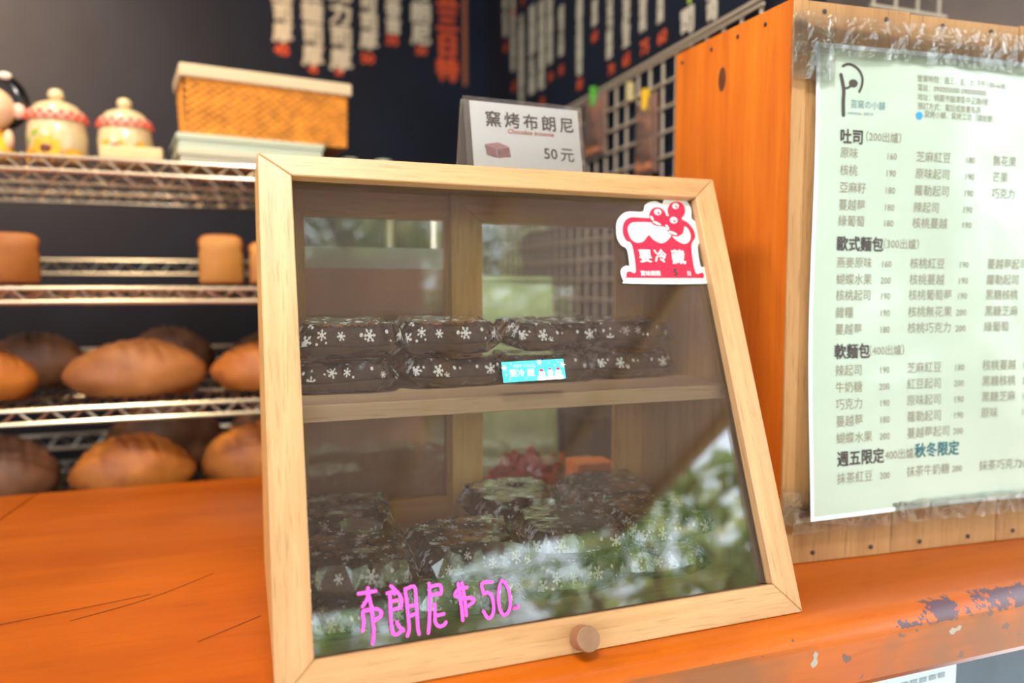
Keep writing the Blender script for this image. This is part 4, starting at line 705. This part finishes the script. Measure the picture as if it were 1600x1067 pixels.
fb=bmesh.new(); [flat(q,0,fb) for q in ST['hats']]; onst('hat_print',fb,M_stR,.00045,sn)
t2=ST['t2']; lettering('sn_w','KEEP COLD',t2[0][0],t2[0][1],.0040,.0001); lettering('sn_w','要',t2[1][0],t2[1][1],.0076,.00018); lettering('sn_w','冷',t2[2][0],t2[2][1],.0076,.00018); lettering('sn_w','藏',t2[3][0],t2[3][1],.0076,.00018)
pk=bmesh.new(); [ribbon(l,.0027,.00002*i,pk) for i,l in enumerate(ST['pink'])]
onglass('pink_handwriting',pk,M_pink,.0002,'pink marker writing')
# price sign on the case top
SG=thing('price_sign','white brownie price card in an acrylic stand on top of the case','price sign',(.0081,.52865,0.0004),(0,0,R(.707)))
sx0,sy0,sz0=.211,.205,.4116; sw=.124; sh=.0765; sl=12
acr=glassmat('acrylic',tint=(.97,.97,.97),refl=1.0,dust=.03)
sgrot=(R(90-sl),0,R(2.0)); 
card=obj('card',box(0,sw,0,sh,-.001,0),M_white,SG,(sx0,sy0,sz0+.002),sgrot)
obj('acrylic_front',box(-.008,sw+.004,-.001,sh+.004,.0008,.0024,.0005),acr,SG,(sx0,sy0,sz0+.002),sgrot)
obj('acrylic_back',box(-.008,sw+.008,-.001,sh+.003,-.0012,0,.0004),glassmat('acrylic_brown',tint=(.55,.42,.34),refl=2.0,dust=.1),SG,(sx0,sy0+.042,sz0+.002),(R(90+sl),0,R(2.0)))
obj('stand_base',box(-.004,sw+.004,.001,.050,0,.0018),acr,SG,(sx0,sy0,sz0+.0002),(0,0,R(2)))
for i,c_ in enumerate('窯烤布朗尼'): lettering('sg_k',c_,.0155+i*.0212,.0515,.0182,.0005,.0004)
lettering('sg_k','50',.0790,.0190,.0165,.0004,.0004); lettering('sg_k','元',.0985,.0185,.0170,.0003,.0004)
lettering('sg_r','Chocolate brownie',.039,.0440,.0068,.0002,.0004,shear=.35)
bb=bmesh.new(); flat([(.013,.030),(.028,.033),(.040,.029),(.026,.026)],.0004,bb)
bo=obj('brownie_picture',bb,plain('pink_brown_light',(.50,.24,.26),.6),card)
bb=bmesh.new(); flat([(.013,.0296),(.0258,.0256),(.0258,.0160),(.0145,.0185)],.0004,bb); flat([(.0262,.0256),(.040,.0286),(.0412,.0180),(.0262,.0160)],.0004,bb); obj('brownie_picture',bb,plain('pink_brown',(.33,.13,.15),.6,var=.4,vscale=300),card)
# ------------------------------------------------------------------ bagged brownies
def brownie_mesh(seed):
    b=box(-.0360,.0360,-.0365,.0365,.0018,.0255,.0025)
    bmesh.ops.subdivide_edges(b,edges=b.edges[:],cuts=5,use_grid_fill=True)
    for v in b.verts:
        k=noise.noise(Vector((v.co.x*90+seed,v.co.y*90,v.co.z*90)))*.0009
        v.co.x+=k; v.co.y+=k
        if v.co.z>.02: v.co.z+=noise.noise(Vector((v.co.x*60,v.co.y*60,seed)))*.0016
    return b
def film_mesh(seed,lift):
    """crumpled clear bag: a jittered, flat-shaded sheet over the brownie and one under it, pinched at the side wings"""
    n=14; wx_,wy_=.0530,.0465; V=[];UV=[];F=[]; rnd=random.Random(seed*7)
    for side_ in (1,-1):
        for j in range(n+1):
            for i in range(n+1):
                u=i/n*2-1; v=j/n*2-1; rim=i in (0,n) or j in (0,n)
                x=u*wx_; y=v*wy_
                if not rim: x+=rnd.uniform(-.4,.4)*wx_*2/n; y+=rnd.uniform(-.4,.4)*wy_*2/n
                d=max(max(0,(abs(x)-.0368)/(wx_-.0368)),max(0,(abs(y)-.0372)/(wy_-.0372))); d=min(1,d); h=(1-d)
                p=Vector((x*30+seed*3.1,y*30,seed+side_)); nz=noise.noise(p)+.6*noise.noise(p*2.3)
                mid=.0115+.005*noise.noise(Vector((x*18,y*18,seed*5.)))*d
                if side_==1:
                    z=mid+(.0160+lift)*min(1,h*1.5)+.0012+nz*(.0016+.0060*d*(0 if rim else 1)) 
                    if d==0: z=max(z,.0268+lift*.6)
                else: z=mid-.0110*h+(nz*.003*d if not rim else 0)
                z=max(z,.0004); pull=1-.16*(abs(x)/wx_)**4
                V.append((x*(1-.05*(abs(y)/wy_)**4),y*pull,z)); UV.append([x,y+(.5 if side_<0 else 0)])
    m_=(n+1)**2
    for s2 in (0,m_):
        for j in range(n):
            for i in range(n):
                a=s2+j*(n+1)+i; q=(a,a+1,a+n+2,a+n+1)
                if s2: q=q[::-1]
                F+= [(q[0],q[1],q[2]),(q[0],q[2],q[3])] if (i+j)%2 else [(q[0],q[1],q[3]),(q[1],q[2],q[3])]
    for i in range(n+1):
        acc=UV[(n//2)*(n+1)+i][1]
        for rg in (range(n//2-1,-1,-1),range(n//2+1,n+1)):
            acc=UV[(n//2)*(n+1)+i][1]; pr=n//2
            for j in rg:
                a=Vector(V[j*(n+1)+i]); c_=Vector(V[pr*(n+1)+i]); acc+=math.copysign(math.hypot((a-c_).y,(a-c_).z*.8),j-pr); UV[j*(n+1)+i][1]=acc; pr=j
    me=bpy.data.meshes.new('wrapper'); me.from_pydata(V,[],F); uvl=me.uv_layers.new(name='UVMap')
    for l in me.loops: uvl.data[l.index].uv=(UV[l.vertex_index][0]+seed*.5,UV[l.vertex_index][1])
    me.materials.append(M_film); me.update(); return me
protos=[]
def make_bag(seed,nuts):
    t_=thing('bagged_brownie','x','brownie')
    obj('brownie',brownie_mesh(seed),M_brownie,t_)
    if nuts:
        b=bmesh.new(); rnd=random.Random(seed)
        for k in range(24 if seed==2 else 15):
            x=max(-.033,min(.033,rnd.gauss(-.006,.014))); y=max(-.032,min(.032,rnd.gauss(.004,.014))); r_=rnd.uniform(.0028,.0050)
            blob((x,y,.0262+r_*.35),(r_*1.3,r_,r_*.6),b,1,lambda p:p*(1+.25*noise.noise(p*2+Vector((x*99,0,0)))))
        stuff(obj('nut_topping',b,M_nut,t_))
    o=bpy.data.objects.new('wrapper',film_mesh(seed,.0030 if nuts else .0)); C.objects.link(o); o.parent=t_
    return t_
for sd_,nu in ((1,False),(2,True),(3,False),(4,True)): protos.append([make_bag(sd_,nu),False])
def tree_copy(r):
    c=r.copy(); C.objects.link(c)
    for ch in list(r.children):
        d=ch.copy(); C.objects.link(d); d.parent=c
    return c
casem=Matrix.Translation((.0081,.52865,.0004))@Matrix.Rotation(R(.707),4,'Z')
def bag(k,lx,ly,lz,rz,label,grp,tilt=(0,0)):
    p=protos[k]
    if not p[1]: t_=p[0]; p[1]=True
    else: t_=tree_copy(p[0])
    t_.matrix_world=casem@Matrix.Translation((lx,ly,lz))@Matrix.Rotation(R(rz),4,'Z')@Matrix.Rotation(R(tilt[0]),4,'X')@Matrix.Rotation(R(tilt[1]),4,'Y')
    t_['label']=label; t_['group']=grp
U='brownies on the upper shelf'; D='brownies in the bottom of the case'
ZS=.1984
cols=[(.073,.196,'at the left end of the upper shelf',(0,1),(-6,4)),(.180,.205,'second from the left on the upper shelf',(2,1),(5,-4)),(.280,.205,'above the snowmen sticker',(0,2),(-3,6)),(.380,.212,'at the right end of the upper shelf',(2,0),(4,-5))]
for i,(x,y,pl,ks,rz) in enumerate(cols):
    bag(ks[0],x,y,ZS,rz[0],'bagged brownie lying under another, '+pl,U); 
    bag(ks[1],x+.004*(-1)**i,y-.006,ZS+(.0345 if ks[0]!=1 else .037),rz[1],'bagged brownie on top of another, '+pl,U,(3,0))
ZF=.0124
front=[(.066,.098,'behind the front glass at the left stile',(2,1),(3,-7),0),(.166,.103,'behind the pink handwriting',(0,3),(-8,6),0),(.270,.112,'right of centre in the front row',(1,2),(5,-3),0),(.368,.121,'at the right end of the front row',(0,2),(-5,9),0)]
for i,(x,y,pl,ks,rz,_) in enumerate(front):
    bag(ks[0],x,y,ZF,rz[0],'bagged brownie under another, '+pl,D)
    bag(ks[1],x+.003,y-.003,ZF+(.034 if ks[0]!=1 else .0365),rz[1],'bagged brownie on top of another, '+pl,D,(2,0))
back=[(.074,.215,'in the bottom back left corner',(0,3),(4,-6)),(.255,.214,'behind the front row right of centre',(2,3),(-6,5)),(.370,.218,'in the bottom back right corner',(0,2),(3,-4))]
for x,y,pl,ks,rz in back:
    z=ZF
    for q,(k,a,nm) in enumerate(zip(ks,rz,('lower','upper'))):
        bag(k,x,y,z,a,'bagged brownie, %s of the two stacked %s'%(nm,pl),D,(4 if q else 0,0)); z+=.0350
# ------------------------------------------------------------------ things behind the case
cbm=casem
kr=thing('framed_card','brown card board with white border leaning behind the left sliding door','board'); kr.matrix_world=casem@Matrix.Translation((.030,.3035,.0002))
obj('board_panel',box(.012,.205,0,.003,0,.316),plain('brown_kraft_card',(.50,.24,.14),.6,var=.15,vscale=12),kr)
obj('white_border',box(0,.205,0,.003,.3165,.340),plain('white_border',(.70,.70,.72),.5),kr); obj('white_border',box(0,.0118,0,.003,0,.316),bpy.data.materials['white_border'],kr)
lettering('kr','限量手作',.108,.272,.020,.0003,-.0006,'CENTER'); lettering('kr','當日現烤',.108,.245,.016,.0002,-.0006,'CENTER')
bn_=thing('black_bin','black box standing on the counter behind the right sliding door','bin',(.475,.92,.0003),(0,0,R(-2)))
obj('bin_wall',box(-.06,.06,-.05,.05,0,.115,.004),M_black,bn_); obj('bin_rim',box(-.063,.063,-.053,.053,.1152,.125,.002),M_black,bn_)
def crumple(label,name,cat,mat,c,r,seed,hgt):
    def f(p):
        k=1+.55*(abs(noise.noise(p*2.3+Vector((seed,0,0))))+.5*abs(noise.noise(p*5+Vector((0,seed,0)))))-.15
        q=p*k; q.z=max(q.z,-.15); return q
    return tag(obj(name,blob((0,0,r[2]*.15),r,None,5,f),mat,None,c),label,cat)
crumple('dark red crumpled cloth lying behind the case','red_cloth','cloth',plain('dark_red_cloth',(.22,.008,.018),.7,var=.3,vscale=60),(.345,.925,.0004),(.058,.042,.060),3,0)
wb2=tag(obj('wooden_block',box(-.025,.025,-.02,.02,0,.075,.002),plain('orange_block_wood',(.70,.22,.03),.5),None,(.405,.86,.0004)),'small orange wooden block between the red cloth and the black box','block')
gs=thing('green_tray','pale green tray propped up behind the right sliding door','tray',(.40,1.08,.0004),(R(-8),0,R(-4)))
obj('tray_panel',box(-.09,.05,0,.004,0,.31),plain('pale_green_tray',(.30,.42,.22),.5,var=.2,vscale=20),gs); 
for a in ((-.0945,-.0905,-.004,.008,0,.31),(.0505,.0545,-.004,.008,0,.31),(-.0945,.0545,-.004,.008,.3105,.316)): obj('tray_rim',box(*a),bpy.data.materials['pale_green_tray'],gs)
# ------------------------------------------------------------------ pendant bulb inside the shop (gives the warm glow)
pd=thing('pendant_lamp','small warm pendant lamp hanging over the bread rack, above the picture','lamp',(-.80,1.80,1.15))
obj('lamp_shade',lathe([(.10,0),(.095,.01),(.04,.07),(.018,.09)],28),plain('dark_shade',(.03,.03,.03),.4),pd); obj('cord',tube((0,0,.09),(0,0,.368),.003),M_black,pd)
al=thing('ceiling_lamp','added round flat fill lamp under the awning, above the picture','lamp',(.05,.07,1.336))  # invented housing for the fill light that brightens the case
obj('lamp_disc',lathe([(.17,0),(.172,.004),(.16,.038)],32),plain('lamp_housing',(.7,.7,.7),.4),al,smooth=False)
al2=thing('ceiling_lamp','round flat lamp under the shop ceiling, above the picture','lamp',(-.40,1.02,1.455))
obj('lamp_disc',lathe([(.17,0),(.172,.004),(.16,.040)],32),bpy.data.materials['lamp_housing'],al2)
# ------------------------------------------------------------------ garden outside, seen only as reflections
bark=plain('bark',(.12,.08,.05),.9)
leafm=[]
for i,c_ in enumerate(((.18,.27,.09),(.33,.40,.14),(.58,.52,.20),(.12,.19,.10))):
    m,t,b=newmat('leaf_green_%s'%('abcd'[i])); b.inputs['Base Color'].default_value=(*c_,1); b.inputs['Roughness'].default_value=.45
    tl=t.nodes.new('ShaderNodeBsdfTranslucent'); tl.inputs[0].default_value=(c_[0]*1.4,c_[1]*1.5,c_[2]*1.2,1); ms=t.nodes.new('ShaderNodeMixShader'); ms.inputs[0].default_value=.35
    t.links.new(b.outputs[0],ms.inputs[1]); t.links.new(tl.outputs[0],ms.inputs[2]); t.links.new(ms.outputs[0],t.nodes['Material Output'].inputs[0]); leafm.append(m)
def tree(x,y,h,r,seed,nleaf,lb,zc=None):
    rnd=random.Random(seed)
    t_=thing('tree',lb,'tree',(x,y,GZ))
    b=bmesh.new(); tube((0,0,0),(.05,.02,h*.6),.07,b,8)
    for k in range(5): a=k*1.3+seed; tube((.05,.02,h*.35+k*.1),(.6*r*math.cos(a),.6*r*math.sin(a),h*.75),.025,b,6)
    obj('trunk',b,bark,t_)
    V=[];F=[];MI=[]
    cl=[]
    for k in range(34):
        a=rnd.uniform(0,2*PI); rr=r*math.sqrt(rnd.random()); z=(zc if zc else h*.62)+rnd.uniform(-.48,.48)*h*.8; cl.append((rr*math.cos(a),rr*math.sin(a),z,rnd.uniform(.25,.5)*r*.6))
    for k in range(nleaf):
        c_=cl[rnd.randrange(len(cl))]; p=Vector((rnd.gauss(c_[0],c_[3]*.6),rnd.gauss(c_[1],c_[3]*.6),max(.1,rnd.gauss(c_[2],c_[3]*.55))))
        d=Vector((rnd.gauss(0,1),rnd.gauss(0,1),rnd.gauss(0,.6))).normalized(); e=d.orthogonal().normalized(); e.rotate(Matrix.Rotation(rnd.random()*6,3,d)); s=rnd.uniform(.06,.115)
        b0=len(V); V+= [tuple(p-d*s),tuple(p+e*s*.45),tuple(p+d*s),tuple(p-e*s*.45)]; F.append((b0,b0+1,b0+2,b0+3)); MI.append(rnd.choice((0,1,1,2,3)) if seed%2 else rnd.choice((0,1,3)))
    o=obj('foliage',(V,F),leafm,t_); o.data.polygons.foreach_set('material_index',MI); stuff(o)
for i,(x,y,h,r,n,lb) in enumerate(((-1.4,-6.0,3.0,1.2,2300,'small leafy tree furthest left among those mirrored in the glass'),(1.0,-5.6,3.0,1.1,2500,'leafy tree mirrored low in the middle of the case front'),(3.6,-5.2,3.7,1.2,2600,'tall leafy tree mirrored in the right side of the case front'),(3.0,-2.7,2.5,.6,1500,'slender young tree mirrored beside the right stile'),(6.4,-3.2,4.0,1.4,2600,'broad tree furthest right among those mirrored'),(2.2,-9.5,5.4,1.9,3000,'large distant tree mirrored behind the others'),(7.0,-9,5.8,2.1,3000,'large distant tree mirrored at the far right'))): tree(x,y,h,r,i+1,n,lb)
def hedge(x,y,w_,h,seed,label):
    rnd=random.Random(seed); hd_=thing('hedge',label,'hedge',(x,y,GZ)); V=[];F=[];MI=[]
    b=bmesh.new()
    for k in range(7): tube((w_*(k/6-.5),0,0),(w_*(k/6-.5)+.05,0,h*.7),.03,b,6)
    obj('stems',b,bark,hd_)
    for k in range(5200):
        p=Vector((rnd.uniform(-.5,.5)*w_,rnd.gauss(0,.28),rnd.uniform(.05,1)*h*(1+.18*math.sin(seed+k%7))))
        d=Vector((rnd.gauss(0,1),rnd.gauss(0,1),rnd.gauss(0,.6))).normalized(); e=d.orthogonal().normalized(); s=rnd.uniform(.04,.07); b0=len(V)
        V+=[tuple(p-d*s),tuple(p+e*s*.5),tuple(p+d*s),tuple(p-e*s*.5)]; F.append((b0,b0+1,b0+2,b0+3)); MI.append(rnd.choice((0,1,1,2,3)))
    o=obj('foliage',(V,F),leafm,hd_); o.data.polygons.foreach_set('material_index',MI); stuff(o)
hedge(-1.2,-4.4,3.4,1.75,3,'green hedge outside behind the plank fence, mirrored in the left sliding door'); hedge(2.6,-4.4,3.4,1.65,4,'green hedge outside right of the plank fence, mirrored in the right sliding door')
fn=thing('added_plank_fence','brown plank fence added outside for the reflection in the left sliding door','fence',(-1.6,-2.9,GZ))  # unseen fence, added to turn the door reflection brown below the hedge
for k in range(18): obj('plank',box(k*.15,k*.15+.144,0,.02,0,1.47+.01*(k%3),.002,seg=1),plain('fence_brown',(.36,.19,.12),.8) if k==0 else bpy.data.materials['fence_brown'],fn)
for z in (.3,1.2): obj('fence_rail',box(0,2.694,-.04,-.0005,z,z+.07),bpy.data.materials['fence_brown'],fn)
# ------------------------------------------------------------------ convert all lettering
gr=Matrix.Rotation(R(90-LE),3,'X')
flush_text({
 'bw_w':('chalk_lettering',M_chalk,wb,(0,2.2985,0),(R(90),0,0),'white chalk lettering'),
 'bw_r':('red_lettering',M_red,wb,(0,2.2980,0),(R(90),0,0),'red lettering'),
 'rw_w':('chalk_lettering',M_chalk,wr,(XW-.0015,0,0),(R(90),0,R(-90)),'white chalk lettering'),
 'rw_r':('red_lettering',M_red,wr,(XW-.0018,0,0),(R(90),0,R(-90)),'red prices'),
 'rw_y':('green_lettering',M_green,wr,(XW-.0018,0,0),(R(90),0,R(-90)),'green lettering'),
 'm_b0':('heading_print',M_inkD,pm,(0,0,0),(R(90),0,0),None),'m_b1':('heading_print',M_inkD,pm,(0,0,0),(R(90),0,0),None),'m_b2':('heading_print',M_inkD,pm,(0,0,0),(R(90),0,0),None),'m_b3':('heading_print',M_inkD,pm,(0,0,0),(R(90),0,0),None),
 'm_m':('list_print',M_ink,pm,(0,0,0),(R(90),0,0),'small brown print'),
 'm_h':('marker_note',M_marker,pm,(0,0,0),(R(90),0,0),'handwritten marker note'),
 'm_s':('shop_name_print',plain('teal_print',(.10,.22,.24),.6),pm,(0,0,0),(R(90),0,0),'shop name'),
 'st_w':('white_print',M_stW,stk,(0,0,.00070),(0,0,0),None),
 'st_k':('stamped_digit',M_inkD,stk,(0,0,.00075),(0,0,0),None),
 'sn_w':('white_print',M_stW,sn,(0,0,.00045),(0,0,0),None),
 'sg_k':('black_print',M_inkD,card,(0,0,0),(0,0,0),None),
 'sg_r':('red_print',M_red,card,(0,0,0),(0,0,0),None),
 'kr':('dark_print',M_inkD,kr,(0,0,0),(R(90),0,0),None)})
# lay the menu print onto the wavy sheet
for o in pm.children:
    if o.name.split('.')[0] in ('heading_print','list_print','marker_note','shop_name_print'):
        for v in o.data.vertices:
            u=v.co.x-.0265; q=v.co.y-.0510; v.co.z=-(wavy(u,q))+.0004
for o in (lgo,fbo):
    o.rotation_euler=(R(90),0,0)
    for v in o.data.vertices:
        u=v.co.x-.0265; q=v.co.y-.0510; v.co.z=-(wavy(u,q))+.0005
